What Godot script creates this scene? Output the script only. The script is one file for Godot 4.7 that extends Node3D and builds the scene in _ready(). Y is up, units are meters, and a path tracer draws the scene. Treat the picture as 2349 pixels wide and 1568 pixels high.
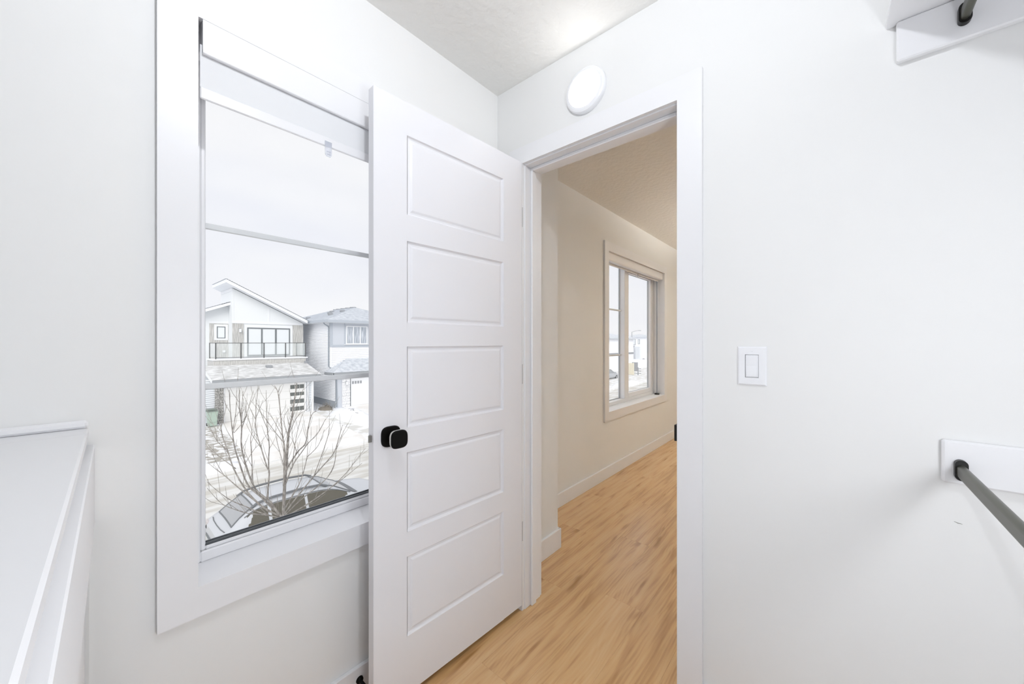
extends Node3D
# A small closet room with an open panel door, a window over a snowy street and a hall beyond the doorway.
# Axes: +x runs along the window wall towards the doorway wall, -z points out of the window, y is up; the finished floor is y = 0.

const CEIL := 2.415
const GROUND := -3.98
const ROAD := -4.2

var M := {}
var used := {}
var rng := RandomNumberGenerator.new()


class MB:
	# collects triangles with outward normals
	var v := PackedVector3Array()
	var n := PackedVector3Array()
	var u := PackedVector2Array()

	func tri(a: Vector3, b: Vector3, c: Vector3, na: Vector3, nb: Vector3, nc: Vector3, ua := Vector2.ZERO, ub := Vector2.ZERO, uc := Vector2.ZERO) -> void:
		if (b - a).cross(c - a).dot(na + nb + nc) > 0.0:   # the engine's front faces run clockwise
			v.append_array([a, c, b])
			n.append_array([na, nc, nb])
			u.append_array([ua, uc, ub])
		else:
			v.append_array([a, b, c])
			n.append_array([na, nb, nc])
			u.append_array([ua, ub, uc])

	func flat(pts: Array, nrm: Vector3) -> void:
		for i in range(1, pts.size() - 1):
			tri(pts[0], pts[i], pts[i + 1], nrm, nrm, nrm)

	func quad(a: Vector3, b: Vector3, c: Vector3, d: Vector3, side: Vector3) -> void:
		# side only says which way is out
		var k := (b - a).cross(c - a)
		if k.length() < 1e-12:
			k = (c - a).cross(d - a)
		k = k.normalized()
		if k.dot(side) < 0.0:
			k = -k
		tri(a, b, c, k, k, k)
		tri(a, c, d, k, k, k)

	func box(lo: Vector3, hi: Vector3, b := 0.0) -> void:
		var c := (lo + hi) * 0.5
		var h := (hi - lo).abs() * 0.5
		b = minf(b, minf(h.x, minf(h.y, h.z)) * 0.9)
		if b <= 0.0:
			for ax in 3:
				for s in [-1.0, 1.0]:
					var p := []
					var e1 := (ax + 1) % 3
					var e2 := (ax + 2) % 3
					for q in [[-1, -1], [1, -1], [1, 1], [-1, 1]]:
						var w := Vector3.ZERO
						w[ax] = s * h[ax]
						w[e1] = q[0] * h[e1]
						w[e2] = q[1] * h[e2]
						p.append(c + w)
					var nn := Vector3.ZERO
					nn[ax] = s
					flat(p, nn)
			return
		for ax in 3:
			var e1 := (ax + 1) % 3
			var e2 := (ax + 2) % 3
			for s in [-1.0, 1.0]:
				var p := []
				for q in [[-1, -1], [1, -1], [1, 1], [-1, 1]]:
					var w := Vector3.ZERO
					w[ax] = s * h[ax]
					w[e1] = q[0] * (h[e1] - b)
					w[e2] = q[1] * (h[e2] - b)
					p.append(c + w)
				var nn := Vector3.ZERO
				nn[ax] = s
				flat(p, nn)
			# the four chamfers that run along axis ax
			for s1 in [-1.0, 1.0]:
				for s2 in [-1.0, 1.0]:
					var p := []
					for q in [[-1, 0], [1, 0], [1, 1], [-1, 1]]:
						var w := Vector3.ZERO
						w[ax] = q[0] * (h[ax] - b)
						w[e1] = s1 * (h[e1] - (b if q[1] == 0 else 0.0))
						w[e2] = s2 * (h[e2] - (b if q[1] == 1 else 0.0))
						p.append(c + w)
					var nn := Vector3.ZERO
					nn[e1] = s1
					nn[e2] = s2
					flat(p, nn.normalized())
		for sx in [-1.0, 1.0]:
			for sy in [-1.0, 1.0]:
				for sz in [-1.0, 1.0]:
					var s := Vector3(sx, sy, sz)
					var a := c + Vector3(sx * h.x, sy * (h.y - b), sz * (h.z - b))
					var d := c + Vector3(sx * (h.x - b), sy * h.y, sz * (h.z - b))
					var e := c + Vector3(sx * (h.x - b), sy * (h.y - b), sz * h.z)
					flat([a, d, e], s.normalized())

	func prism(poly: PackedVector2Array, o: Vector3, ex: Vector3, ey: Vector3, ez: Vector3) -> void:
		# a flat outline in the plane (ex, ey) at o, given depth ez
		var idx := Geometry2D.triangulate_polygon(poly)
		var at := func(p: Vector2, k: float) -> Vector3: return o + ex * p.x + ey * p.y + ez * k
		var out := ez.normalized()
		for i in range(0, idx.size(), 3):
			tri(at.call(poly[idx[i]], 1.0), at.call(poly[idx[i + 1]], 1.0), at.call(poly[idx[i + 2]], 1.0), out, out, out)
			tri(at.call(poly[idx[i]], 0.0), at.call(poly[idx[i + 1]], 0.0), at.call(poly[idx[i + 2]], 0.0), -out, -out, -out)
		var turn := 0.0
		for i in poly.size():
			var a := poly[i]
			var b := poly[(i + 1) % poly.size()]
			turn += a.x * b.y - b.x * a.y
		for i in poly.size():
			var a := poly[i]
			var b := poly[(i + 1) % poly.size()]
			var e := (b - a).normalized()
			var nn := Vector2(e.y, -e.x) * signf(turn)
			quad(at.call(a, 0.0), at.call(b, 0.0), at.call(b, 1.0), at.call(a, 1.0), (ex * nn.x + ey * nn.y))

	func tube(path: Array, radii: Array, sides := 8, caps := true) -> void:
		var rings := []
		var dirs := []
		var up := Vector3(0.31, 0.17, 0.93)
		for i in path.size():
			var d: Vector3 = (path[mini(i + 1, path.size() - 1)] - path[maxi(i - 1, 0)])
			d = d.normalized()
			var sx := d.cross(up)
			if sx.length() < 0.05:
				sx = d.cross(Vector3(0.9, 0.2, 0.1))
			sx = sx.normalized()
			up = sx.cross(d).normalized()
			var ring := []
			for k in sides:
				var t := TAU * k / sides
				ring.append(sx * cos(t) + up * sin(t))
			rings.append(ring)
			dirs.append(d)
		for i in path.size() - 1:
			for k in sides:
				var k2 := (k + 1) % sides
				var a: Vector3 = path[i] + rings[i][k] * radii[i]
				var b: Vector3 = path[i] + rings[i][k2] * radii[i]
				var c: Vector3 = path[i + 1] + rings[i + 1][k2] * radii[i + 1]
				var e: Vector3 = path[i + 1] + rings[i + 1][k] * radii[i + 1]
				tri(a, b, c, rings[i][k], rings[i][k2], rings[i + 1][k2])
				tri(a, c, e, rings[i][k], rings[i + 1][k2], rings[i + 1][k])
		if caps:
			for end in [0, path.size() - 1]:
				var p := []
				for k in sides:
					p.append(path[end] + rings[end][k] * radii[end])
				flat(p, -dirs[0] if end == 0 else dirs[end])

	func lathe(profile: Array, o: Vector3, axis: Vector3, sides := 32) -> void:
		# profile of Vector2(radius, height along axis); each step keeps its own crease
		var ex := axis.cross(Vector3(0.2, 0.9, 0.35)).normalized()
		var ey := axis.cross(ex).normalized()
		for i in profile.size() - 1:
			var a: Vector2 = profile[i]
			var b: Vector2 = profile[i + 1]
			var e := (b - a).normalized()
			var pn := Vector2(e.y, -e.x)
			for k in sides:
				var t0 := TAU * k / sides
				var t1 := TAU * (k + 1) / sides
				var r0 := ex * cos(t0) + ey * sin(t0)
				var r1 := ex * cos(t1) + ey * sin(t1)
				var n0 := (r0 * pn.x + axis * pn.y).normalized()
				var n1 := (r1 * pn.x + axis * pn.y).normalized()
				var p00 := o + r0 * a.x + axis * a.y
				var p01 := o + r1 * a.x + axis * a.y
				var p10 := o + r0 * b.x + axis * b.y
				var p11 := o + r1 * b.x + axis * b.y
				if a.x > 1e-6:
					tri(p00, p01, p11, n0, n1, n1)
				if b.x > 1e-6:
					tri(p00, p11, p10, n0, n1, n0)

	func loft(rings: Array, closed := true) -> void:
		# rings of equal length joined with smooth normals
		var R := rings.size()
		var K: int = rings[0].size()
		var cen := []
		for r in rings:
			var c := Vector3.ZERO
			for p in r:
				c += p
			cen.append(c / K)
		var N := []
		for i in R:
			var row := []
			for k in K:
				var du: Vector3 = rings[i][(k + 1) % K if closed else mini(k + 1, K - 1)] - rings[i][(k + K - 1) % K if closed else maxi(k - 1, 0)]
				var dv: Vector3 = rings[mini(i + 1, R - 1)][k] - rings[maxi(i - 1, 0)][k]
				var nn := du.cross(dv).normalized()
				if nn.dot(rings[i][k] - cen[i]) < 0.0:
					nn = -nn
				row.append(nn)
			N.append(row)
		for i in R - 1:
			for k in (K if closed else K - 1):
				var k2 := (k + 1) % K
				tri(rings[i][k], rings[i][k2], rings[i + 1][k2], N[i][k], N[i][k2], N[i + 1][k2])
				tri(rings[i][k], rings[i + 1][k2], rings[i + 1][k], N[i][k], N[i + 1][k2], N[i + 1][k])

	func mesh(shift := Vector3.ZERO) -> ArrayMesh:
		var vv := v
		if shift != Vector3.ZERO:
			vv = PackedVector3Array()
			for p in v:
				vv.append(p - shift)
		var arr := []
		arr.resize(Mesh.ARRAY_MAX)
		arr[Mesh.ARRAY_VERTEX] = vv
		arr[Mesh.ARRAY_NORMAL] = n
		arr[Mesh.ARRAY_TEX_UV] = u
		var m := ArrayMesh.new()
		m.add_surface_from_arrays(Mesh.PRIMITIVE_TRIANGLES, arr)
		return m


# ---------- scene helpers ----------

func numbered(called: String) -> String:
	if not used.has(called):
		used[called] = 0
		return called
	used[called] += 1
	return "%s_%03d" % [called, used[called]]


func tag(o: Node3D, label: String, category: String, kind := "", group := "") -> Node3D:
	o.set_meta("label", label)
	o.set_meta("category", category)
	if kind:
		o.set_meta("kind", kind)
	if group:
		o.set_meta("group", group)
	return o


func thing(called: String, label: String, category: String, at := Vector3.ZERO, kind := "", group := "") -> Node3D:
	var o := Node3D.new()
	o.name = numbered(called)
	add_child(o)
	o.position = at
	return tag(o, label, category, kind, group)


func shift_of(parent: Node3D) -> Vector3:
	var s := Vector3.ZERO
	var p: Node = parent
	while p != self:
		s += (p as Node3D).position
		p = p.get_parent()
	return s


func part(parent: Node3D, called: String, mb: MB, m: Material, local := false) -> MeshInstance3D:
	# mb holds scene coordinates unless local
	var o := MeshInstance3D.new()
	o.name = called
	o.mesh = mb.mesh(Vector3.ZERO if local else shift_of(parent))
	o.material_override = null
	o.mesh.surface_set_material(0, m)
	parent.add_child(o, true)
	return o


func single(called: String, mb: MB, m: Material, label: String, category: String, at := Vector3.ZERO, kind := "", group := "") -> MeshInstance3D:
	var o := MeshInstance3D.new()
	o.name = numbered(called)
	o.position = at
	o.mesh = mb.mesh(at)
	o.mesh.surface_set_material(0, m)
	add_child(o)
	tag(o, label, category, kind, group)
	return o


func boxpart(parent: Node3D, called: String, lo: Vector3, hi: Vector3, m: Material, b := 0.0, local := false) -> MeshInstance3D:
	var mb := MB.new()
	mb.box(lo, hi, b)
	return part(parent, called, mb, m, local)


func mat(c: Color, rough := 0.6, metal := 0.0) -> StandardMaterial3D:
	var m := StandardMaterial3D.new()
	m.albedo_color = c
	m.roughness = rough
	m.metallic = metal
	return m


func c8(r: int, g: int, b: int) -> Color:
	return Color8(r, g, b)


func noise(kind: int, freq: float, sd: int, octaves := 4) -> FastNoiseLite:
	var f := FastNoiseLite.new()
	f.noise_type = kind as FastNoiseLite.NoiseType
	f.frequency = freq
	f.seed = sd
	f.fractal_octaves = octaves
	return f


func bumps(freq: float, sd: int, strength: float, size := 512, kind := FastNoiseLite.TYPE_SIMPLEX_SMOOTH) -> NoiseTexture2D:
	var t := NoiseTexture2D.new()
	t.width = size
	t.height = size
	t.seamless = true
	t.noise = noise(kind, freq, sd)
	t.as_normal_map = true
	t.bump_strength = strength
	return t


func tint(freq: float, sd: int, dark: Color, light: Color, size := 512, lo := 0.3, hi := 0.7, octaves := 4) -> NoiseTexture2D:
	var t := NoiseTexture2D.new()
	t.width = size
	t.height = size
	t.seamless = true
	t.noise = noise(FastNoiseLite.TYPE_SIMPLEX_SMOOTH, freq, sd, octaves)
	var g := Gradient.new()
	g.offsets = PackedFloat32Array([lo, hi])
	g.colors = PackedColorArray([dark, light])
	t.color_ramp = g
	return t


func relief(m: StandardMaterial3D, t: Texture2D, scale: float, amount := 1.0) -> void:
	m.normal_enabled = true
	m.normal_texture = t
	m.normal_scale = amount
	m.uv1_triplanar = true
	m.uv1_world_triplanar = true
	m.uv1_scale = Vector3.ONE * scale


func patchy(m: StandardMaterial3D, t: Texture2D, scale: Vector3) -> void:
	m.albedo_texture = t
	m.uv1_triplanar = true
	m.uv1_world_triplanar = true
	m.uv1_scale = scale


func wood_image() -> Array:
	# eight plank faces, one above another: 1.22 m long, 0.18 m wide each
	var W := 1024
	var H := 128
	var S := 8
	var n1 := noise(FastNoiseLite.TYPE_SIMPLEX_SMOOTH, 1.0, 11, 2)
	var n2 := noise(FastNoiseLite.TYPE_SIMPLEX_SMOOTH, 1.0, 23, 3)
	var n3 := noise(FastNoiseLite.TYPE_SIMPLEX_SMOOTH, 1.0, 37, 2)
	var col := PackedByteArray()
	col.resize(W * H * S * 3)
	var hgt := PackedByteArray()
	hgt.resize(W * H * S)
	var dark := Color8(162, 118, 72)
	var mid := Color8(212, 170, 118)
	var light := Color8(224, 188, 141)
	var at := 0
	for s in S:
		var off := (fmod(s * 0.37, 1.0) - 0.5) * 0.12
		var cx := 0.2 + fmod(s * 0.618, 1.0) * 0.8
		var tone := (fmod(s * 0.43, 1.0) - 0.5) * 0.28
		for y in H:
			var yy := (float(y) / H - 0.5) * 0.18
			for x in W:
				var xx := float(x) / W * 1.22
				var warp := n1.get_noise_2d(xx * 2.2 + s * 9.0, yy * 7.0)
				var d := sqrt(pow(yy + off + warp * 0.018, 2.0) + pow((xx - cx) * 0.045, 2.0))
				var ring := sin(d * 520.0 + warp * 3.0)
				var broad := n2.get_noise_2d(xx * 1.5 + s * 31.0, yy * 26.0)
				var fibre := n3.get_noise_2d(xx * 7.0, yy * 520.0 + s * 71.0)
				var knot := n1.get_noise_2d(xx * 3.0 + s * 17.0 + 40.0, yy * 16.0)
				var v := 0.54 + tone * 0.7 + 0.055 * ring + 0.36 * broad + 0.08 * fibre - 0.8 * maxf(knot - 0.42, 0.0)
				v = clampf(v, 0.0, 1.0)
				var c := dark.lerp(mid, v * 2.0) if v < 0.5 else mid.lerp(light, v * 2.0 - 1.0)
				col[at * 3] = int(c.r * 255.0)
				col[at * 3 + 1] = int(c.g * 255.0)
				col[at * 3 + 2] = int(c.b * 255.0)
				hgt[at] = int(clampf(0.5 + 0.30 * fibre + 0.12 * ring, 0.0, 1.0) * 255.0)
				at += 1
	var im := Image.create_from_data(W, H * S, false, Image.FORMAT_RGB8, col)
	var hm := Image.create_from_data(W, H * S, false, Image.FORMAT_L8, hgt)
	hm.convert(Image.FORMAT_RGBA8)
	hm.bump_map_to_normal_map(1.6)
	return [ImageTexture.create_from_image(im), ImageTexture.create_from_image(hm)]


func sky_image() -> ImageTexture:
	# thin high overcast, the same all round
	var W := 768
	var H := 384
	var n1 := noise(FastNoiseLite.TYPE_SIMPLEX_SMOOTH, 1.6, 5, 4)
	var im := Image.create(W, H, false, Image.FORMAT_RGBF)
	for y in H:
		var el := (0.5 - (y + 0.5) / H) * PI
		for x in W:
			var az := (x + 0.5) / W * TAU
			var d := Vector3(cos(el) * sin(az), sin(el), cos(el) * cos(az))
			var k := n1.get_noise_3d(d.x, d.y * 3.0, d.z)
			var c := Color(0.870, 0.888, 0.950).lerp(Color(0.955, 0.962, 0.985), clampf(0.5 + k * 1.1, 0.0, 1.0))
			if el < 0.0:
				c = Color(0.80, 0.81, 0.83)
			im.set_pixel(x, y, c)
	return ImageTexture.create_from_image(im)


func make_materials() -> void:
	var wall_bump := bumps(0.03, 3, 1.2)
	M.wall = mat(c8(239, 239, 238), 0.75)
	relief(M.wall, wall_bump, 1.6, 0.12)
	M.ceiling = mat(c8(240, 239, 236), 0.85)
	relief(M.ceiling, bumps(0.028, 8, 6.0), 1.5, 0.28)
	M.trim = mat(c8(240, 240, 242), 0.38)
	M.door = mat(c8(236, 236, 240), 0.42)
	M.pvc = mat(c8(240, 240, 242), 0.3)
	M.plate = mat(c8(244, 245, 248), 0.25)
	M.black = mat(c8(10, 10, 9), 0.5, 0.0)
	M.black.metallic_specular = 0.25
	M.black_metal = mat(c8(22, 21, 20), 0.38, 0.3)
	M.rod = mat(c8(92, 92, 82), 0.34, 0.75)
	M.steel = mat(c8(150, 150, 146), 0.3, 0.9)
	M.knob_highlight = mat(c8(205, 203, 196), 0.25, 0.6)  # pale tone paints the rim highlight onto the black knob
	M.spacer = mat(c8(176, 180, 184), 0.4)
	M.gasket = mat(c8(66, 70, 74), 0.5)
	M.grey_pvc = mat(c8(226, 228, 229), 0.4)
	M.fabric = mat(c8(234, 235, 237), 0.85)
	M.fabric.backlight_enabled = true
	M.fabric.backlight = Color(0.25, 0.25, 0.26)
	M.glass = mat(Color(0.96, 0.98, 0.99, 0.02), 0.0)
	M.glass.metallic_specular = 0.15
	M.glass.transparency = BaseMaterial3D.TRANSPARENCY_ALPHA
	M.clear_plastic = mat(Color(0.85, 0.87, 0.92, 0.35), 0.08)
	M.clear_plastic.transparency = BaseMaterial3D.TRANSPARENCY_ALPHA
	M.scuff = mat(c8(120, 118, 112), 0.8)
	M.rug = mat(c8(232, 230, 226), 0.95)  # for the added rug, pale to bounce light upward
	relief(M.rug, bumps(0.08, 19, 8.0), 3.0, 0.6)
	M.subfloor = mat(c8(150, 130, 104), 0.9)
	var w := wood_image()
	M.wood = mat(Color(1, 1, 1), 0.2)
	M.wood.metallic_specular = 0.9
	M.wood.albedo_texture = w[0]
	M.wood.normal_enabled = true
	M.wood.normal_texture = w[1]
	M.wood.normal_scale = 0.2
	M.lamp_glow = mat(c8(255, 255, 255), 0.4)
	M.lamp_glow.emission_enabled = true
	M.lamp_glow.emission = Color(1.0, 0.99, 0.97)
	M.lamp_glow.emission_energy_multiplier = 1.6
	M.warm_glow = mat(c8(255, 250, 240), 0.4)
	M.warm_glow.emission_enabled = true
	M.warm_glow.emission = Color(1.0, 0.88, 0.70)
	M.warm_glow.emission_energy_multiplier = 2.0
	# outdoors
	M.snow = mat(c8(232, 234, 238), 0.9)
	relief(M.snow, bumps(0.012, 15, 8.0), 0.35, 0.5)
	M.lawn = mat(Color(1, 1, 1), 0.95)
	patchy(M.lawn, tint(0.010, 31, c8(206, 205, 201), c8(229, 230, 232), 512, 0.36, 0.60, 5), Vector3(0.16, 0.16, 0.22))
	M.verge = mat(Color(1, 1, 1), 0.95)
	patchy(M.verge, tint(0.016, 33, c8(160, 156, 148), c8(228, 229, 231), 512, 0.38, 0.60, 5), Vector3(0.22, 0.22, 0.3))
	M.road = mat(Color(1, 1, 1), 0.8)
	patchy(M.road, tint(0.012, 41, c8(192, 189, 182), c8(216, 216, 214), 512, 0.28, 0.72, 5), Vector3(0.05, 0.2, 0.24))
	M.walk = mat(Color(1, 1, 1), 0.85)
	patchy(M.walk, tint(0.010, 53, c8(218, 218, 216), c8(231, 231, 232), 512, 0.25, 0.6, 4), Vector3(0.14, 0.14, 0.2))
	M.drive = mat(Color(1, 1, 1), 0.85)
	patchy(M.drive, tint(0.008, 61, c8(224, 221, 217), c8(234, 234, 233), 512, 0.28, 0.58, 4), Vector3(0.10, 0.10, 0.10))
	M.panel = mat(c8(226, 229, 231), 0.7)
	M.fascia = mat(c8(230, 232, 235), 0.6)
	M.cladding = mat(Color(1, 1, 1), 0.75)
	patchy(M.cladding, tint(0.02, 71, c8(176, 175, 172), c8(206, 205, 202), 512, 0.3, 0.7, 4), Vector3(2.2, 0.12, 2.2))
	M.siding = mat(c8(240, 242, 246), 0.6)
	M.siding_shop = mat(c8(214, 218, 222), 0.6)
	M.grey_panel = mat(c8(196, 201, 209), 0.7)
	M.grey_trim = mat(c8(176, 183, 192), 0.65)
	M.shingle = mat(Color(1, 1, 1), 0.9)
	patchy(M.shingle, tint(0.02, 81, c8(190, 190, 190), c8(230, 231, 232), 512, 0.3, 0.7, 4), Vector3(0.16, 0.6, 0.6))
	M.shingle_blue = mat(Color(1, 1, 1), 0.9)
	patchy(M.shingle_blue, tint(0.02, 85, c8(186, 191, 199), c8(214, 218, 223), 512, 0.3, 0.7, 4), Vector3(0.2, 0.6, 0.3))
	M.garage_door = mat(c8(223, 223, 222), 0.5)
	M.house_glass = mat(c8(92, 96, 94), 0.15)
	M.house_blind = mat(c8(226, 230, 233), 0.2)
	M.curtain_glass = mat(Color(1, 1, 1), 0.2)
	patchy(M.curtain_glass, tint(0.03, 91, c8(150, 158, 168), c8(206, 211, 219), 512, 0.3, 0.7, 3), Vector3(1.2, 0.06, 1.0))
	M.dark_frame = mat(c8(112, 117, 120), 0.5)
	M.rail = mat(c8(84, 86, 86), 0.5)
	M.rail_glass = mat(Color(0.9, 0.93, 0.93, 0.16), 0.02)
	M.rail_glass.transparency = BaseMaterial3D.TRANSPARENCY_ALPHA
	M.downspout = mat(c8(140, 148, 157), 0.5)
	M.gutter = mat(c8(150, 154, 158), 0.5)
	M.stone_dark = mat(Color(1, 1, 1), 0.9)
	patchy(M.stone_dark, tint(0.03, 95, c8(120, 119, 116), c8(186, 185, 182), 512, 0.3, 0.7, 4), Vector3(0.7, 0.7, 0.7))
	M.stone_pale = mat(Color(1, 1, 1), 0.9)
	patchy(M.stone_pale, tint(0.03, 97, c8(206, 207, 210), c8(240, 241, 243), 512, 0.3, 0.7, 4), Vector3(0.7, 0.7, 0.7))
	M.foundation = mat(c8(166, 172, 179), 0.85)
	M.bark = mat(Color(1, 1, 1), 0.85)
	patchy(M.bark, tint(0.05, 99, c8(118, 112, 106), c8(176, 171, 165), 256, 0.3, 0.7, 3), Vector3(2.0, 0.8, 2.0))
	M.dry_bush = mat(c8(122, 116, 106), 0.95)
	M.bin = mat(c8(168, 186, 174), 0.5)
	M.bin_lid = mat(c8(118, 128, 121), 0.5)
	M.car_paint = mat(c8(190, 193, 198), 0.35)
	M.car_paint.clearcoat_enabled = true
	M.car_paint.clearcoat = 0.6
	M.car_grey = mat(c8(176, 179, 183), 0.35)
	M.car_glass = mat(c8(86, 82, 70), 0.06)
	M.car_rear_glass = mat(c8(158, 160, 163), 0.2)
	M.car_dark = mat(c8(104, 107, 110), 0.5)
	M.tyre = mat(c8(52, 52, 53), 0.85)
	M.wheel = mat(c8(170, 172, 175), 0.4, 0.6)
	M.tail_lens = mat(c8(186, 180, 180), 0.2)
	M.fence = mat(c8(222, 216, 198), 0.85)
	M.far_dark = mat(c8(150, 153, 157), 0.7)


func _ready() -> void:
	rng.seed = 7
	# ---- camera ----
	var cam := Camera3D.new()
	cam.name = "camera"
	cam.fov = rad_to_deg(2.0 * atan(784.0 / 848.26))
	cam.near = 0.02
	cam.far = 900.0
	add_child(cam)
	cam.position = Vector3(0, 1.22, 0)
	cam.rotation_degrees.y = -90.0 + 40.973
	cam.current = true
	# ---- sky and daylight ----
	var we := WorldEnvironment.new()
	we.name = "world_environment"
	var e := Environment.new()
	e.background_mode = Environment.BG_SKY
	var sk := Sky.new()
	var pm := PanoramaSkyMaterial.new()
	pm.panorama = sky_image()
	sk.sky_material = pm
	e.sky = sk
	e.tonemap_mode = Environment.TONE_MAPPER_LINEAR
	e.tonemap_exposure = 1.0
	e.sdfgi_enabled = true
	e.ssao_enabled = true
	e.ssil_enabled = true
	we.environment = e
	add_child(we)
	var sun := DirectionalLight3D.new()
	sun.name = "veiled_sun"
	sun.light_energy = 0.67
	sun.light_color = Color(1.0, 0.99, 0.97)
	sun.light_angular_distance = 40.0
	sun.shadow_enabled = true
	add_child(sun)
	sun.look_at_from_position(Vector3.ZERO, Vector3(0.50, -0.60, -0.62))

	make_materials()
	build_room()
	build_floor()
	build_lamps()
	build_doorway()
	build_door()
	build_closet_window()
	build_hall_window()
	build_half_wall()
	build_closet_fittings()
	build_street()
	build_gabled_house()
	build_hipped_house()
	build_tree()
	build_cars()
	build_far_street()


# ---------- the room ----------

func wall_boxes(lo: Vector3, hi: Vector3, ax: int, h0: Vector2, h1: Vector2) -> MB:
	# a wall block with one rectangular opening; ax is the horizontal axis (0 = x, 2 = z) that h0.x..h1.x is measured on
	var mb := MB.new()
	var a := lo
	var b := hi
	b[ax] = h0.x
	mb.box(a, b)
	a = lo
	a[ax] = h1.x
	mb.box(a, hi)
	if h0.y > lo.y:
		a = lo
		b = hi
		a[ax] = h0.x
		b[ax] = h1.x
		b.y = h0.y
		mb.box(a, b)
	a = lo
	b = hi
	a[ax] = h0.x
	b[ax] = h1.x
	a.y = h1.y
	mb.box(a, b)
	return mb


func plain_box(lo: Vector3, hi: Vector3) -> MB:
	var mb := MB.new()
	mb.box(lo, hi)
	return mb


func build_room() -> void:
	var s := "structure"
	var mb := wall_boxes(Vector3(-2.6, 0, -1.42), Vector3(1.835, CEIL, -1.234), 0, Vector2(0.172, 0.580), Vector2(0.965, 2.062))
	mb.box(Vector3(1.66, 0, -1.723), Vector3(1.835, CEIL, -1.42))
	single("wall_front", mb, M.wall, "white painted closet wall around the tall street window", "wall", Vector3.ZERO, s)
	mb = wall_boxes(Vector3(1.835, 0, -1.723), Vector3(6.0, CEIL, -1.537), 0, Vector2(3.070, 0.575), Vector2(4.550, 2.056))
	single("wall_hall", mb, M.wall, "beige-lit hall wall with the two-part slider window", "wall", Vector3.ZERO, s)
	mb = wall_boxes(Vector3(1.313, 0, -1.234), Vector3(1.428, CEIL, 2.6), 2, Vector2(-1.079, 0.0), Vector2(-0.382, 2.043))
	var wr := single("wall_right", mb, M.wall, "white closet wall holding the doorway, light switch and rods", "wall", Vector3.ZERO, s)
	mb = MB.new()
	mb.tube([Vector3(1.3125, 0.8065, 0.2105), Vector3(1.3122, 0.8045, 0.2165), Vector3(1.3125, 0.8040, 0.2230)], [0.0003, 0.0007, 0.0003], 6)
	part(wr, "scuff_mark", mb, M.scuff)
	single("wall_side", plain_box(Vector3(-2.6, 0, 0.5), Vector3(1.313, CEIL, 0.6)), M.wall, "closet side wall behind the clothes rods", "wall", Vector3.ZERO, s)
	single("wall_back", plain_box(Vector3(-2.72, 0, -1.42), Vector3(-2.6, CEIL, 0.6)), M.wall, "closet wall opposite the doorway wall", "wall", Vector3.ZERO, s)
	single("wall_far", plain_box(Vector3(6.0, 0, -1.723), Vector3(6.12, CEIL, 2.72)), M.wall, "end wall of the hall past the slider window", "wall", Vector3.ZERO, s)
	single("wall_rear", plain_box(Vector3(1.313, 0, 2.6), Vector3(6.0, CEIL, 2.72)), M.wall, "hall wall opposite the slider window", "wall", Vector3.ZERO, s)
	single("ceiling", plain_box(Vector3(-2.72, CEIL, -1.723), Vector3(1.37, CEIL + 0.3, 2.72)), M.ceiling, "white knockdown textured closet ceiling", "ceiling", Vector3.ZERO, s)
	single("ceiling_hall", plain_box(Vector3(1.37, CEIL, -1.723), Vector3(6.12, CEIL + 0.3, 2.72)), M.ceiling, "tan-lit hall ceiling seen through the doorway", "ceiling", Vector3.ZERO, s)
	single("wall_lower", plain_box(Vector3(-2.72, GROUND - 0.3, -1.42), Vector3(6.12, -0.3, 2.72)), M.siding, "storey of the house below the closet", "wall", Vector3.ZERO, s)
	# baseboards
	var bb := func(called: String, lo: Vector3, hi: Vector3, label: String) -> void:
		var q := MB.new()
		q.box(lo, hi, 0.002)
		single(called, q, M.trim, label, "baseboard", Vector3.ZERO, s)
	bb.call("baseboard_front", Vector3(0.03, 0, -1.234), Vector3(1.297, 0.113, -1.219), "white baseboard below the street window")
	bb.call("baseboard_right", Vector3(1.298, 0, -0.317), Vector3(1.313, 0.113, 0.5), "white baseboard below the light switch")
	bb.call("baseboard_hall", Vector3(1.851, 0, -1.537), Vector3(6.0, 0.102, -1.522), "white baseboard running below the hall window")
	var q := MB.new()
	q.box(Vector3(1.446, 0, -1.234), Vector3(1.851, 0.116, -1.219), 0.002)
	q.box(Vector3(1.835, 0, -1.5365), Vector3(1.851, 0.116, -1.2205), 0.002)
	single("baseboard_stub", q, M.trim, "short white baseboard wrapping the wall corner past the doorway", "baseboard", Vector3.ZERO, s)


func build_floor() -> void:
	var f := thing("floor", "honey brown wood plank floor running through the doorway", "floor", Vector3.ZERO, "structure")
	boxpart(f, "subfloor", Vector3(-2.72, -0.3, -1.723), Vector3(6.12, -0.010, 2.72), M.subfloor)
	var wdt := 0.18
	var lng := 1.22
	var row := 0
	var z := -1.55
	while z < 2.6:
		var x := -1.0 - fmod(row * 0.457, 1.0) * lng
		var col := 0
		while x < 6.0:
			var x0 := maxf(x, -1.0)
			var x1 := minf(x + lng, 6.0)
			if x1 - x0 > 0.03:
				var strip := (row * 5 + col * 3 + (row * col) % 3) % 8
				var mb := MB.new()
				plank(mb, x0, x1, z, z + wdt, (x0 - x) / lng, (x1 - x) / lng, strip, (row + col) % 2 == 1)
				var o := part(f, "plank", mb, M.wood)
				o.mesh = with_tangents(o.mesh)
				o.mesh.surface_set_material(0, M.wood)
			x += lng
			col += 1
		z += wdt
		row += 1


func with_tangents(m: Mesh) -> ArrayMesh:
	var st := SurfaceTool.new()
	st.create_from(m, 0)
	st.generate_tangents()
	return st.commit()


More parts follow.
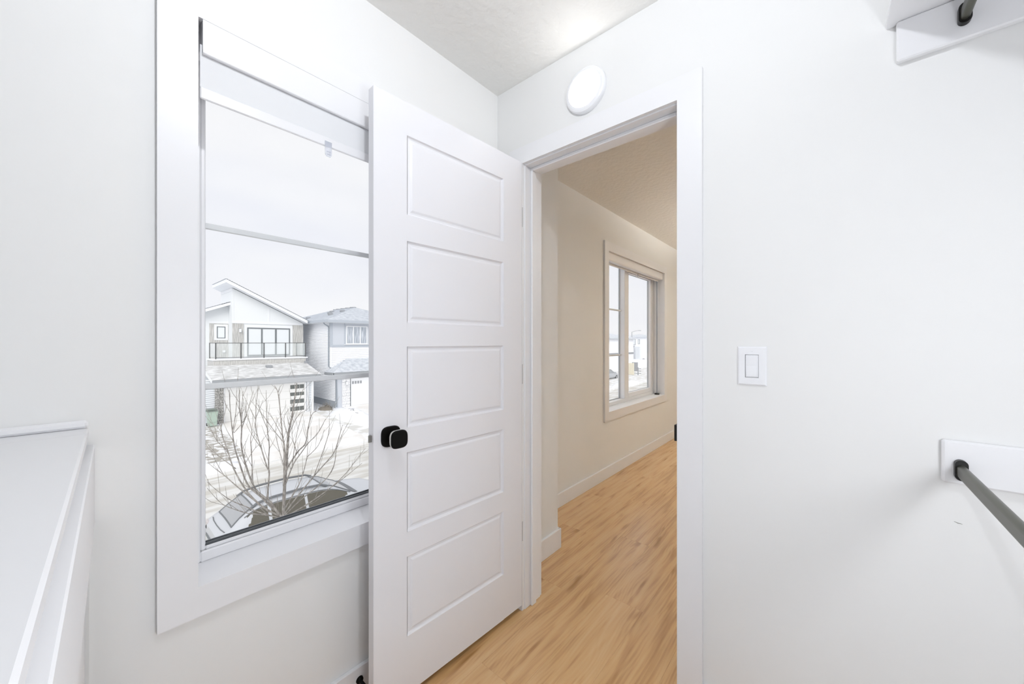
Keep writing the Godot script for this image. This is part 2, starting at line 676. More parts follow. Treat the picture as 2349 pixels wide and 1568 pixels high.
func plank(mb: MB, x0: float, x1: float, z0: float, z1: float, u0: float, u1: float, strip: int, flip: bool) -> void:
	var g := 0.00012
	var b := 0.0006
	var uv := func(p: Vector3) -> Vector2:
		var uu := lerpf(u0, u1, inverse_lerp(x0, x1, p.x))
		var vv := inverse_lerp(z0, z1, p.z)
		if flip:
			uu = 1.0 - uu
			vv = 1.0 - vv
		return Vector2(uu, (strip + 0.02 + vv * 0.96) / 8.0)
	var face := func(p: Array, nn: Vector3) -> void:
		mb.tri(p[0], p[1], p[2], nn, nn, nn, uv.call(p[0]), uv.call(p[1]), uv.call(p[2]))
		mb.tri(p[0], p[2], p[3], nn, nn, nn, uv.call(p[0]), uv.call(p[2]), uv.call(p[3]))
	var a0 := x0 + g
	var a1 := x1 - g
	var c0 := z0 + g
	var c1 := z1 - g
	var t := [Vector3(a0 + b, 0, c0 + b), Vector3(a1 - b, 0, c0 + b), Vector3(a1 - b, 0, c1 - b), Vector3(a0 + b, 0, c1 - b)]
	var e := [Vector3(a0, -b, c0), Vector3(a1, -b, c0), Vector3(a1, -b, c1), Vector3(a0, -b, c1)]
	var d := [Vector3(a0, -0.0098, c0), Vector3(a1, -0.0098, c0), Vector3(a1, -0.0098, c1), Vector3(a0, -0.0098, c1)]
	face.call(t, Vector3.UP)
	var sides := [Vector3(0, 0, -1), Vector3(1, 0, 0), Vector3(0, 0, 1), Vector3(-1, 0, 0)]
	for k in 4:
		var k2 := (k + 1) % 4
		face.call([t[k], t[k2], e[k2], e[k]], (sides[k] + Vector3.UP).normalized())
		face.call([e[k], e[k2], d[k2], d[k]], sides[k])


func bulb(parent: Node3D, called: String, at: Vector3, energy: float, color: Color, size: float) -> void:
	var l := OmniLight3D.new()
	l.name = called
	l.light_energy = energy
	l.light_color = color
	l.light_size = size
	l.omni_range = 12.0
	l.omni_attenuation = 2.0
	l.shadow_enabled = true
	parent.add_child(l, true)
	l.position = at


func build_lamps() -> void:
	# round surface light above the doorway
	var at := Vector3(1.313, 2.222, -0.745)
	var t := thing("wall_light", "round white disc light glowing above the doorway", "light", at)
	var out := Vector3(-1, 0, 0)
	var mb := MB.new()
	mb.lathe([Vector2(0.0, 0.0005), Vector2(0.088, 0.0005), Vector2(0.088, 0.012), Vector2(0.085, 0.018), Vector2(0.079, 0.021), Vector2(0.0705, 0.0225), Vector2(0.0695, 0.020), Vector2(0.0, 0.020)], Vector3.ZERO, out, 64)
	part(t, "rim", mb, M.plate, true)
	mb = MB.new()
	mb.lathe([Vector2(0.0, 0.0205), Vector2(0.0685, 0.0205), Vector2(0.0685, 0.0235), Vector2(0.060, 0.0262), Vector2(0.03, 0.0285), Vector2(0.0, 0.029)], Vector3.ZERO, out, 64)
	part(t, "light_diffuser", mb, M.lamp_glow, true)
	bulb(t, "glow", out * 0.0248, 0.022, Color(1.0, 0.995, 0.985), 0.01)
	# flush ceiling light, added out of view to brighten the closet
	t = thing("added_ceiling_light", "added unseen dome light on the closet ceiling", "light", Vector3(0.30, CEIL, -0.30))
	var down := Vector3(0, -1, 0)
	mb = MB.new()
	mb.lathe([Vector2(0.0, 0.0005), Vector2(0.15, 0.0005), Vector2(0.15, 0.02), Vector2(0.14, 0.026), Vector2(0.0, 0.026)], Vector3.ZERO, down, 48)
	part(t, "base", mb, M.plate, true)
	mb = MB.new()
	mb.lathe([Vector2(0.0, 0.027), Vector2(0.135, 0.027), Vector2(0.13, 0.055), Vector2(0.10, 0.085), Vector2(0.05, 0.10), Vector2(0.0, 0.104)], Vector3.ZERO, down, 48)
	part(t, "light_dome", mb, M.lamp_glow, true)
	bulb(t, "glow", Vector3(0, -0.06, 0), 0.44, Color(0.96, 0.975, 1.0), 0.03)
	# added fill light, unseen on the side wall, lifting the lower closet
	t = thing("wall_light", "added unseen round fill light on the closet side wall between the rods", "light", Vector3(0.32, 1.14, 0.5))
	mb = MB.new()
	mb.lathe([Vector2(0.0, 0.0005), Vector2(0.148, 0.0005), Vector2(0.148, 0.012), Vector2(0.145, 0.018), Vector2(0.139, 0.021), Vector2(0.1305, 0.0225), Vector2(0.1295, 0.020), Vector2(0.0, 0.020)], Vector3.ZERO, Vector3(0, 0, -1), 64)
	part(t, "rim", mb, M.plate, true)
	mb = MB.new()
	mb.lathe([Vector2(0.0, 0.0205), Vector2(0.1285, 0.0205), Vector2(0.1285, 0.040), Vector2(0.12, 0.060), Vector2(0.09, 0.078), Vector2(0.0, 0.086)], Vector3.ZERO, Vector3(0, 0, -1), 64)
	part(t, "light_diffuser", mb, M.lamp_glow, true)
	bulb(t, "glow", Vector3(0, 0, -0.055), 0.47, Color(0.955, 0.972, 1.0), 0.11)
	# added unseen uplight, its bowl shaped to make the hall ceiling brighter
	t = thing("added_ceiling_light", "added unseen bowl uplight brightening the hall ceiling", "light", Vector3(4.3, CEIL, 0.45))
	mb = MB.new()
	mb.lathe([Vector2(0.0, 0.0005), Vector2(0.07, 0.0005), Vector2(0.065, 0.02), Vector2(0.009, 0.025), Vector2(0.009, 0.50), Vector2(0.0, 0.50)], Vector3.ZERO, down, 32)
	part(t, "stem", mb, M.plate, true)
	mb = MB.new()
	mb.lathe([Vector2(0.0, 0.545), Vector2(0.08, 0.535), Vector2(0.15, 0.505), Vector2(0.21, 0.44), Vector2(0.215, 0.44), Vector2(0.157, 0.512), Vector2(0.083, 0.545), Vector2(0.0, 0.555)], Vector3.ZERO, down, 48)
	part(t, "bowl", mb, M.plate, true)
	mb = MB.new()
	mb.lathe([Vector2(0.0, 0.535), Vector2(0.03, 0.525), Vector2(0.045, 0.49), Vector2(0.03, 0.455), Vector2(0.0, 0.445)], Vector3.ZERO, down, 24)
	part(t, "bulb", mb, M.warm_glow, true)
	bulb(t, "glow", Vector3(0, -0.49, 0), 4.8, Color(1.0, 0.985, 0.95), 0.04)


func build_doorway() -> void:
	var s := "structure"
	var t := thing("trim_1", "flat white casing and jamb around the open doorway", "trim", Vector3(1.313, 0, -0.73), s)
	# casing boards, closet side
	boxpart(t, "casing_board", Vector3(1.297, 0, -1.142), Vector3(1.313, 2.106, -1.066), M.trim)
	boxpart(t, "casing_board", Vector3(1.297, 0, -0.395), Vector3(1.313, 2.106, -0.318), M.trim)
	boxpart(t, "casing_board", Vector3(1.297, 2.030, -1.066), Vector3(1.313, 2.106, -0.395), M.trim)
	# casing boards, hall side
	boxpart(t, "casing_board", Vector3(1.428, 0, -1.142), Vector3(1.444, 2.106, -1.066), M.trim)
	boxpart(t, "casing_board", Vector3(1.428, 0, -0.395), Vector3(1.444, 2.106, -0.318), M.trim)
	boxpart(t, "casing_board", Vector3(1.428, 2.030, -1.066), Vector3(1.444, 2.106, -0.395), M.trim, 0.002)
	# jamb and stop
	boxpart(t, "jamb", Vector3(1.313, 0, -1.079), Vector3(1.428, 2.043, -1.061), M.trim, 0.0015)
	boxpart(t, "jamb", Vector3(1.313, 0, -0.400), Vector3(1.428, 2.043, -0.382), M.trim, 0.0015)
	boxpart(t, "head_jamb", Vector3(1.313, 2.025, -1.061), Vector3(1.428, 2.043, -0.400), M.trim, 0.0015)
	boxpart(t, "door_stop_strip", Vector3(1.350, 0, -1.061), Vector3(1.384, 2.025, -1.049), M.trim, 0.003)
	boxpart(t, "door_stop_strip", Vector3(1.350, 0, -0.412), Vector3(1.384, 2.025, -0.400), M.trim, 0.003)
	boxpart(t, "door_stop_strip", Vector3(1.350, 2.011, -1.049), Vector3(1.384, 2.025, -0.412), M.trim, 0.003)
	var sp := boxpart(t, "strike_plate", Vector3(1.296, 0.888, -0.4035), Vector3(1.336, 0.942, -0.3955), M.black_metal, 0.001)
	sp.set_meta("label", "black strike plate")


func squircle(r: float, z: float, k := 3.4, n := 40) -> Array:
	var p := []
	for i in n:
		var a := TAU * i / n
		var c := cos(a)
		var s := sin(a)
		var q := pow(pow(absf(c), k) + pow(absf(s), k), -1.0 / k)
		p.append(Vector3(c * q * r, s * q * r, z))
	return p


func shifted(ring: Array, by: Vector3) -> Array:
	var p := []
	for a in ring:
		p.append(a + by)
	return p


func build_door() -> void:
	var t := thing("door_1", "white five-panel interior door standing open with black knob", "door", Vector3(1.296, 0.025, -1.066), "structure")
	t.rotation.y = -atan2(0.0464, 0.9989)
	var L := 0.7005
	var H := 2.010
	var T := 0.035
	var x0 := -L + 0.120
	var x1 := -L + 0.582
	var rows := [[1.627, 1.897], [1.2605, 1.5385], [0.904, 1.1795], [0.550, 0.820], [0.1945, 0.466]]
	# leaf: stiles and rails with square-cut panel openings, and the edges
	var mb := MB.new()
	mb.box(Vector3(-L, 0, -T), Vector3(x0, H, 0), 0.0015)
	mb.box(Vector3(x1, 0, -T), Vector3(0, H, 0), 0.0015)
	var ys := [0.0, 0.1945, 0.466, 0.550, 0.820, 0.904, 1.1795, 1.2605, 1.5385, 1.627, 1.897, H]
	for i in range(0, 12, 2):
		var yb: float = ys[i]
		var yt: float = ys[i + 1]
		for zz in [0.0, -T]:
			mb.quad(Vector3(x0 - 0.002, yb, zz), Vector3(x1 + 0.002, yb, zz), Vector3(x1 + 0.002, yt, zz), Vector3(x0 - 0.002, yt, zz), Vector3(0, 0, 1 if zz == 0.0 else -1))
	mb.quad(Vector3(x0 - 0.002, H, 0), Vector3(x1 + 0.002, H, 0), Vector3(x1 + 0.002, H, -T), Vector3(x0 - 0.002, H, -T), Vector3.UP)
	mb.quad(Vector3(x0 - 0.002, 0, 0), Vector3(x1 + 0.002, 0, 0), Vector3(x1 + 0.002, 0, -T), Vector3(x0 - 0.002, 0, -T), Vector3.DOWN)
	part(t, "leaf", mb, M.door, true)
	var prof := [Vector2(0, 0), Vector2(0.0035, -0.0055), Vector2(0.0075, -0.0072), Vector2(0.0135, -0.0066), Vector2(0.0205, -0.0030), Vector2(0.0235, -0.0026)]
	for r in rows:
		mb = MB.new()
		for side in [1.0, -1.0]:
			for i in prof.size() - 1:
				var a: Vector2 = prof[i]
				var b: Vector2 = prof[i + 1]
				var qa := [Vector2(x0 + a.x, r[0] + a.x), Vector2(x1 - a.x, r[0] + a.x), Vector2(x1 - a.x, r[1] - a.x), Vector2(x0 + a.x, r[1] - a.x)]
				var qb := [Vector2(x0 + b.x, r[0] + b.x), Vector2(x1 - b.x, r[0] + b.x), Vector2(x1 - b.x, r[1] - b.x), Vector2(x0 + b.x, r[1] - b.x)]
				var za := a.y if side > 0.0 else -T - a.y
				var zb := b.y if side > 0.0 else -T - b.y
				for k in 4:
					var k2 := (k + 1) % 4
					mb.quad(Vector3(qa[k].x, qa[k].y, za), Vector3(qa[k2].x, qa[k2].y, za), Vector3(qb[k2].x, qb[k2].y, zb), Vector3(qb[k].x, qb[k].y, zb), Vector3(0, 0, side))
			var e: Vector2 = prof[prof.size() - 1]
			var ze := e.y if side > 0.0 else -T - e.y
			mb.quad(Vector3(x0 + e.x, r[0] + e.x, ze), Vector3(x1 - e.x, r[0] + e.x, ze), Vector3(x1 - e.x, r[1] - e.x, ze), Vector3(x0 + e.x, r[1] - e.x, ze), Vector3(0, 0, side))
		part(t, "panel", mb, M.door, true)
	# knob set on both faces
	for side in [1.0, -1.0]:
		var o := Vector3(-L + 0.058, 0.8865, 0.0 if side > 0.0 else -T)
		mb = MB.new()
		var rings := []
		for q in [[0.0335, 0.0], [0.0335, 0.005], [0.0315, 0.0085]]:
			rings.append(shifted(squircle(q[0], q[1] * side), o))
		mb.loft(rings)
		mb.flat(rings[2], Vector3(0, 0, side))
		var rose := part(t, "rose", mb, M.black, true)
		rose.set_meta("label", "black squarish rose plate")
		mb = MB.new()
		mb.tube([o + Vector3(0, 0, 0.004 * side), o + Vector3(0, 0, 0.042 * side)], [0.012, 0.011], 20)
		part(t, "knob_neck", mb, M.black, true)
		if side < 0.0:
			mb = MB.new()
			rings = []
			for q in [[0.018, 0.030], [0.0265, 0.036], [0.0275, 0.044], [0.026, 0.049]]:
				rings.append(shifted(squircle(q[0], q[1] * side), o))
			mb.loft(rings)
			mb.flat(rings[3], Vector3(0, 0, side))
			part(t, "knob", mb, M.black, true)
			continue
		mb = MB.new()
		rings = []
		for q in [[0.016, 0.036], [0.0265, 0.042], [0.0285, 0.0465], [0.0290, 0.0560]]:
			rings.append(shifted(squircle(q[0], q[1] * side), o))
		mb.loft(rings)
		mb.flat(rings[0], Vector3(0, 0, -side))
		var kb := part(t, "knob", mb, M.knob_highlight, true)
		kb.set_meta("label", "black squarish knob with its rim highlight painted pale")
		mb = MB.new()
		rings = []
		for q in [[0.0290, 0.0560], [0.0280, 0.0600], [0.0255, 0.0620]]:
			rings.append(shifted(squircle(q[0], q[1] * side), o))
		mb.loft(rings)
		mb.flat(rings[2], Vector3(0, 0, side))
		part(kb, "knob_face", mb, M.black, true)
	# latch bolt in the free edge
	mb = MB.new()
	mb.prism(PackedVector2Array([Vector2(0, 0), Vector2(0, 0.013), Vector2(-0.011, 0.013), Vector2(-0.011, 0.010), Vector2(-0.004, 0)]), Vector3(-L, 0.876, -0.024), Vector3(1, 0, 0), Vector3(0, 0, 1), Vector3(0, 0.021, 0))
	var lb := part(t, "latch_bolt", mb, M.steel, true)
	lb.set_meta("label", "grey metal latch bolt")
	# hinges
	for y in [1.7625, 1.0495, 0.3355]:
		mb = MB.new()
		mb.tube([Vector3(0.0045, y - 0.0445, -0.0045), Vector3(0.0045, y + 0.0445, -0.0045)], [0.0045, 0.0045], 14)
		mb.box(Vector3(0.0002, y - 0.0445, -0.032), Vector3(0.0018, y + 0.0445, -0.0045))
		part(t, "hinge", mb, M.black_metal, true)


func frame_ring(mb: MB, x0: float, x1: float, y0: float, y1: float, w: float, z0: float, z1: float, b := 0.001) -> void:
	# four straight members around an opening in a wall that faces z
	mb.box(Vector3(x0, y0, z0), Vector3(x0 + w, y1, z1), b)
	mb.box(Vector3(x1 - w, y0, z0), Vector3(x1, y1, z1), b)
	mb.box(Vector3(x0 + w, y0, z0), Vector3(x1 - w, y0 + w, z1), b)
	mb.box(Vector3(x0 + w, y1 - w, z0), Vector3(x1 - w, y1, z1), b)


func casing(called: String, label: String, x0: float, x1: float, y0: float, y1: float, w: float, z: float) -> void:
	var t := thing(called, label, "trim", Vector3((x0 + x1) * 0.5, y0, z), "structure")
	boxpart(t, "casing_board", Vector3(x0 - w, y0 - w, z), Vector3(x0, y1 + w, z + 0.016), M.trim)
	boxpart(t, "casing_board", Vector3(x1, y0 - w, z), Vector3(x1 + w, y1 + w, z + 0.016), M.trim)
	boxpart(t, "casing_board", Vector3(x0, y0 - w, z), Vector3(x1, y0, z + 0.016), M.trim)
	boxpart(t, "casing_board", Vector3(x0, y1, z), Vector3(x1, y1 + w, z + 0.016), M.trim)


func build_closet_window() -> void:
	var x0 := 0.187
	var x1 := 0.950
	var y0 := 0.597
	var y1 := 2.047
	casing("trim_2", "flat white casing around the tall closet window", x0, x1, y0, y1, 0.076, -1.234)
	var t := thing("window_1", "tall white street window with two horizontal grid bars", "window", Vector3(0.57, y0, -1.36), "structure")
	var mb := MB.new()
	# jamb liner: boards between casing and window frame
	mb.box(Vector3(0.172, 0.580, -1.42), Vector3(x0 - 0.004, 2.062, -1.234))
	mb.box(Vector3(x1 + 0.004, 0.580, -1.42), Vector3(0.965, 2.062, -1.234))
	mb.box(Vector3(x0 - 0.004, y1 + 0.004, -1.42), Vector3(x1 + 0.004, 2.062, -1.234))
	part(t, "jamb_liner", mb, M.trim)
	mb = MB.new()
	mb.box(Vector3(x0 - 0.004, 0.580, -1.42), Vector3(x1 + 0.004, y0 - 0.004, -1.234))
	mb.tube([Vector3(x0 - 0.003, y0 - 0.003, -1.2335), Vector3(x1 + 0.003, y0 - 0.003, -1.2335)], [0.003, 0.003], 10)
	part(t, "sill", mb, M.trim)
	mb = MB.new()
	frame_ring(mb, x0 - 0.004, x1 + 0.004, y0 - 0.004, y1 + 0.004, 0.030, -1.415, -1.356, 0.003)
	part(t, "frame", mb, M.pvc)
	mb = MB.new()
	frame_ring(mb, x0 + 0.026, x1 - 0.026, y0 + 0.026, y1 - 0.026, 0.012, -1.400, -1.362, 0.003)
	part(t, "glazing_bead", mb, M.pvc)
	mb = MB.new()
	frame_ring(mb, x0 + 0.034, x1 - 0.034, y0 + 0.034, y1 - 0.034, 0.0065, -1.392, -1.378, 0.0)
	part(t, "spacer", mb, M.spacer)
	mb = MB.new()
	mb.box(Vector3(x0 + 0.037, y0 + 0.037, -1.3725), Vector3(x1 - 0.037, y0 + 0.0415, -1.3635), 0.001)
	mb.box(Vector3(x0 + 0.037, y0 + 0.0405, -1.3800), Vector3(x1 - 0.037, y0 + 0.0450, -1.3775))
	part(t, "gasket", mb, M.gasket)
	boxpart(t, "glass_pane", Vector3(x0 + 0.036, y0 + 0.036, -1.3770), Vector3(x1 - 0.036, y1 - 0.036, -1.3735), M.glass)
	for y in [1.090, 1.5585]:
		boxpart(t, "muntin", Vector3(x0 + 0.038, y - 0.0085, -1.388), Vector3(x1 - 0.038, y + 0.0085, -1.3785), M.grey_pvc, 0.002)
	# blind
	var b := thing("roller_blind", "white roller blind wound up at the closet window top", "blind", Vector3(0.57, 2.047, -1.27))
	mb = MB.new()
	mb.prism(PackedVector2Array([Vector2(-1.300, 2.0465), Vector2(-1.2185, 2.0465), Vector2(-1.2185, 1.970), Vector2(-1.2150, 1.9675), Vector2(-1.2150, 1.9605), Vector2(-1.2170, 1.9585), Vector2(-1.2240, 1.9585), Vector2(-1.2240, 1.985), Vector2(-1.300, 1.985)]), Vector3(0.196, 0, 0), Vector3(0, 0, 1), Vector3(0, 1, 0), Vector3(0.745, 0, 0))
	part(b, "cassette", mb, M.pvc)
	boxpart(b, "fabric", Vector3(0.1915, 1.8750, -1.2272), Vector3(0.9455, 1.984, -1.2260), M.fabric)
	boxpart(b, "hem_bar", Vector3(0.1915, 1.8455, -1.2305), Vector3(0.9455, 1.8755, -1.2230), M.pvc, 0.0025)
	mb = MB.new()
	mb.prism(PackedVector2Array([Vector2(0.4985, 1.861), Vector2(0.4985, 1.819), Vector2(0.5025, 1.813), Vector2(0.5155, 1.813), Vector2(0.5195, 1.819), Vector2(0.5195, 1.861)]), Vector3(0, 0, -1.2225), Vector3(1, 0, 0), Vector3(0, 1, 0), Vector3(0, 0, 0.0025))
	mb.box(Vector3(0.5035, 1.8280, -1.2200), Vector3(0.5145, 1.8300, -1.2180))
	mb.box(Vector3(0.5035, 1.8190, -1.2200), Vector3(0.5145, 1.8210, -1.2180))
	mb.box(Vector3(0.5130, 1.8190, -1.2200), Vector3(0.5145, 1.8300, -1.2180))
	var tab := part(b, "pull_tab", mb, M.clear_plastic)
	tab.set_meta("label", "clear plastic pull tab")
	# black stop on the baseboard
	t = thing("door_stop", "small black door stop screwed to the baseboard below the window", "door stop", Vector3(0.611, 0.070, -1.219))
	mb = MB.new()
	mb.lathe([Vector2(0.0, 0.0), Vector2(0.0125, 0.0), Vector2(0.0115, 0.005), Vector2(0.006, 0.009), Vector2(0.006, 0.012)], Vector3.ZERO, Vector3(0, 0, 1), 24)
	part(t, "base", mb, M.black, true)
	mb = MB.new()
	mb.tube([Vector3(0, 0, 0.008), Vector3(0, 0, 0.058)], [0.0055, 0.0055], 16)
	part(t, "post", mb, M.black, true)
	mb = MB.new()
	mb.lathe([Vector2(0.0, 0.052), Vector2(0.0095, 0.052), Vector2(0.0105, 0.060), Vector2(0.009, 0.068), Vector2(0.0, 0.070)], Vector3.ZERO, Vector3(0, 0, 1), 24)
	part(t, "rubber_tip", mb, M.black, true)


func build_hall_window() -> void:
	var x0 := 3.085
	var x1 := 4.535
	var y0 := 0.590
	var y1 := 2.041
	casing("trim_3", "flat casing around the hall slider window", x0, x1, y0, y1, 0.080, -1.537)
	var t := thing("window_2", "white hall slider window with grid bars on its fixed half", "window", Vector3(3.81, y0, -1.66), "structure")
	var mb := MB.new()
	mb.box(Vector3(3.070, 0.575, -1.723), Vector3(x0, 2.056, -1.537))
	mb.box(Vector3(x1, 0.575, -1.723), Vector3(4.550, 2.056, -1.537))
	mb.box(Vector3(x0, y1, -1.723), Vector3(x1, 2.056, -1.537))
	part(t, "jamb_liner", mb, M.trim)
	boxpart(t, "sill", Vector3(x0, 0.575, -1.723), Vector3(x1, y0, -1.536), M.trim, 0.002)
	mb = MB.new()
	frame_ring(mb, x0, x1, y0, y1, 0.036, -1.722, -1.655, 0.003)
	part(t, "frame", mb, M.pvc)
	boxpart(t, "mullion", Vector3(3.700, y0 + 0.036, -1.722), Vector3(3.780, y1 - 0.036, -1.648), M.pvc, 0.003)
	mb = MB.new()
	frame_ring(mb, 3.780, x1 - 0.036, y0 + 0.036, y1 - 0.036, 0.045, -1.705, -1.660, 0.003)
	part(t, "sash", mb, M.pvc)
	boxpart(t, "glass_pane", Vector3(3.822, y0 + 0.078, -1.684), Vector3(x1 - 0.078, y1 - 0.078, -1.680), M.glass)
	boxpart(t, "glass_pane", Vector3(x0 + 0.034, y0 + 0.034, -1.702), Vector3(3.702, y1 - 0.034, -1.698), M.glass)
	mb = MB.new()
	frame_ring(mb, x0 + 0.034, 3.702, y0 + 0.034, y1 - 0.034, 0.010, -1.715, -1.703, 0.0)
	part(t, "spacer", mb, M.spacer)
	mb = MB.new()
	frame_ring(mb, 3.818, x1 - 0.074, y0 + 0.074, y1 - 0.074, 0.010, -1.700, -1.686, 0.0)
	part(t, "spacer", mb, M.spacer)
	for y in [1.084, 1.549]:
		boxpart(t, "muntin", Vector3(x0 + 0.036, y - 0.0085, -1.697), Vector3(3.700, y + 0.0085, -1.688), M.grey_pvc, 0.002)
	var b := thing("roller_blind", "white roller blind wound up at the hall window top", "blind", Vector3(3.81, y1, -1.57))
	mb = MB.new()
	mb.prism(PackedVector2Array([Vector2(-1.615, 2.040), Vector2(-1.541, 2.040), Vector2(-1.541, 1.974), Vector2(-1.545, 1.964), Vector2(-1.580, 1.964), Vector2(-1.580, 1.972), Vector2(-1.615, 1.972)]), Vector3(3.092, 0, 0), Vector3(0, 0, 1), Vector3(0, 1, 0), Vector3(1.436, 0, 0))
	part(b, "cassette", mb, M.pvc)
	boxpart(b, "hem_bar", Vector3(3.100, 1.945, -1.600), Vector3(4.520, 1.968, -1.590), M.pvc, 0.003)
	mb = MB.new()
	mb.tube([Vector3(3.90, 1.950, -1.592), Vector3(3.90, 1.918, -1.592)], [0.006, 0.009], 10)
	part(b, "pull_tab", mb, M.clear_plastic)
	mb = MB.new()
	mb.tube([Vector3(4.500, 1.965, -1.600), Vector3(4.500, 0.606, -1.600)], [0.005, 0.005], 10)
	part(b, "wand", mb, M.downspout)
	mb = MB.new()
	mb.lathe([Vector2(0.0, 0.0005), Vector2(0.028, 0.0005), Vector2(0.030, 0.006), Vector2(0.026, 0.014), Vector2(0.007, 0.018), Vector2(0.0, 0.018)], Vector3(4.500, y0, -1.600), Vector3.UP, 24)
	var wt := part(b, "wand_weight", mb, M.black_metal)
	wt.set_meta("label", "dark round weight at the wand's foot")


func build_half_wall() -> void:
	# ledge over the stair: turned a little from square to the window wall
	var t := thing("wall_half", "white boxed half wall with flat ledge top beside the window", "half wall", Vector3(0.004, 0, -1.233), "structure")
	t.rotation.y = -deg_to_rad(1.86)
	var z1 := 1.66
	boxpart(t, "body", Vector3(-2.55, 0, 0.085), Vector3(-0.016, 1.012, z1), M.wall, 0.0, true)
	boxpart(t, "ledge_top", Vector3(-2.55, 1.012, 0.085), Vector3(0.0, 1.033, z1), M.trim, 0.003, true)
	boxpart(t, "ledge_end", Vector3(-0.90, 1.0125, 0.001), Vector3(0.0, 1.0325, 0.085), M.trim, 0.002, true)
	boxpart(t, "back_strip", Vector3(-0.90, 1.033, 0.001), Vector3(-0.001, 1.0505, 0.012), M.trim, 0.006, true)
	boxpart(t, "apron_board", Vector3(-0.016, 0.826, 0.002), Vector3(0.0085, 0.994, z1), M.trim, 0.002, true)
	boxpart(t, "side_panel", Vector3(-0.016, 0, 0.055), Vector3(-0.0045, 0.826, z1), M.trim, 0.002, true)
	boxpart(t, "corner_post", Vector3(-0.06, 0, 0.0015), Vector3(0.0, 0.826, 0.006), M.wall, 0.0, true)


func stadium(w: float, h: float, n := 10) -> PackedVector2Array:
	var p := PackedVector2Array()
	var r := w * 0.5
	for i in n + 1:
		var a := PI * i / n
		p.append(Vector2(cos(a) * r, h * 0.5 - r + sin(a) * r))
	for i in n + 1:
		var a := PI + PI * i / n
		p.append(Vector2(cos(a) * r, -h * 0.5 + r + sin(a) * r))
	return p


func smooth_rod(mb: MB, y: float, z: float, xa: float, xb: float) -> void:
	# oval rod along x, 15 x 30 mm
	var ra := []
	var rb := []
	for p in stadium(0.015, 0.030, 12):
		ra.append(Vector3(xa, y + p.y, z + p.x))
		rb.append(Vector3(xb, y + p.y, z + p.x))
	mb.loft([ra, rb])


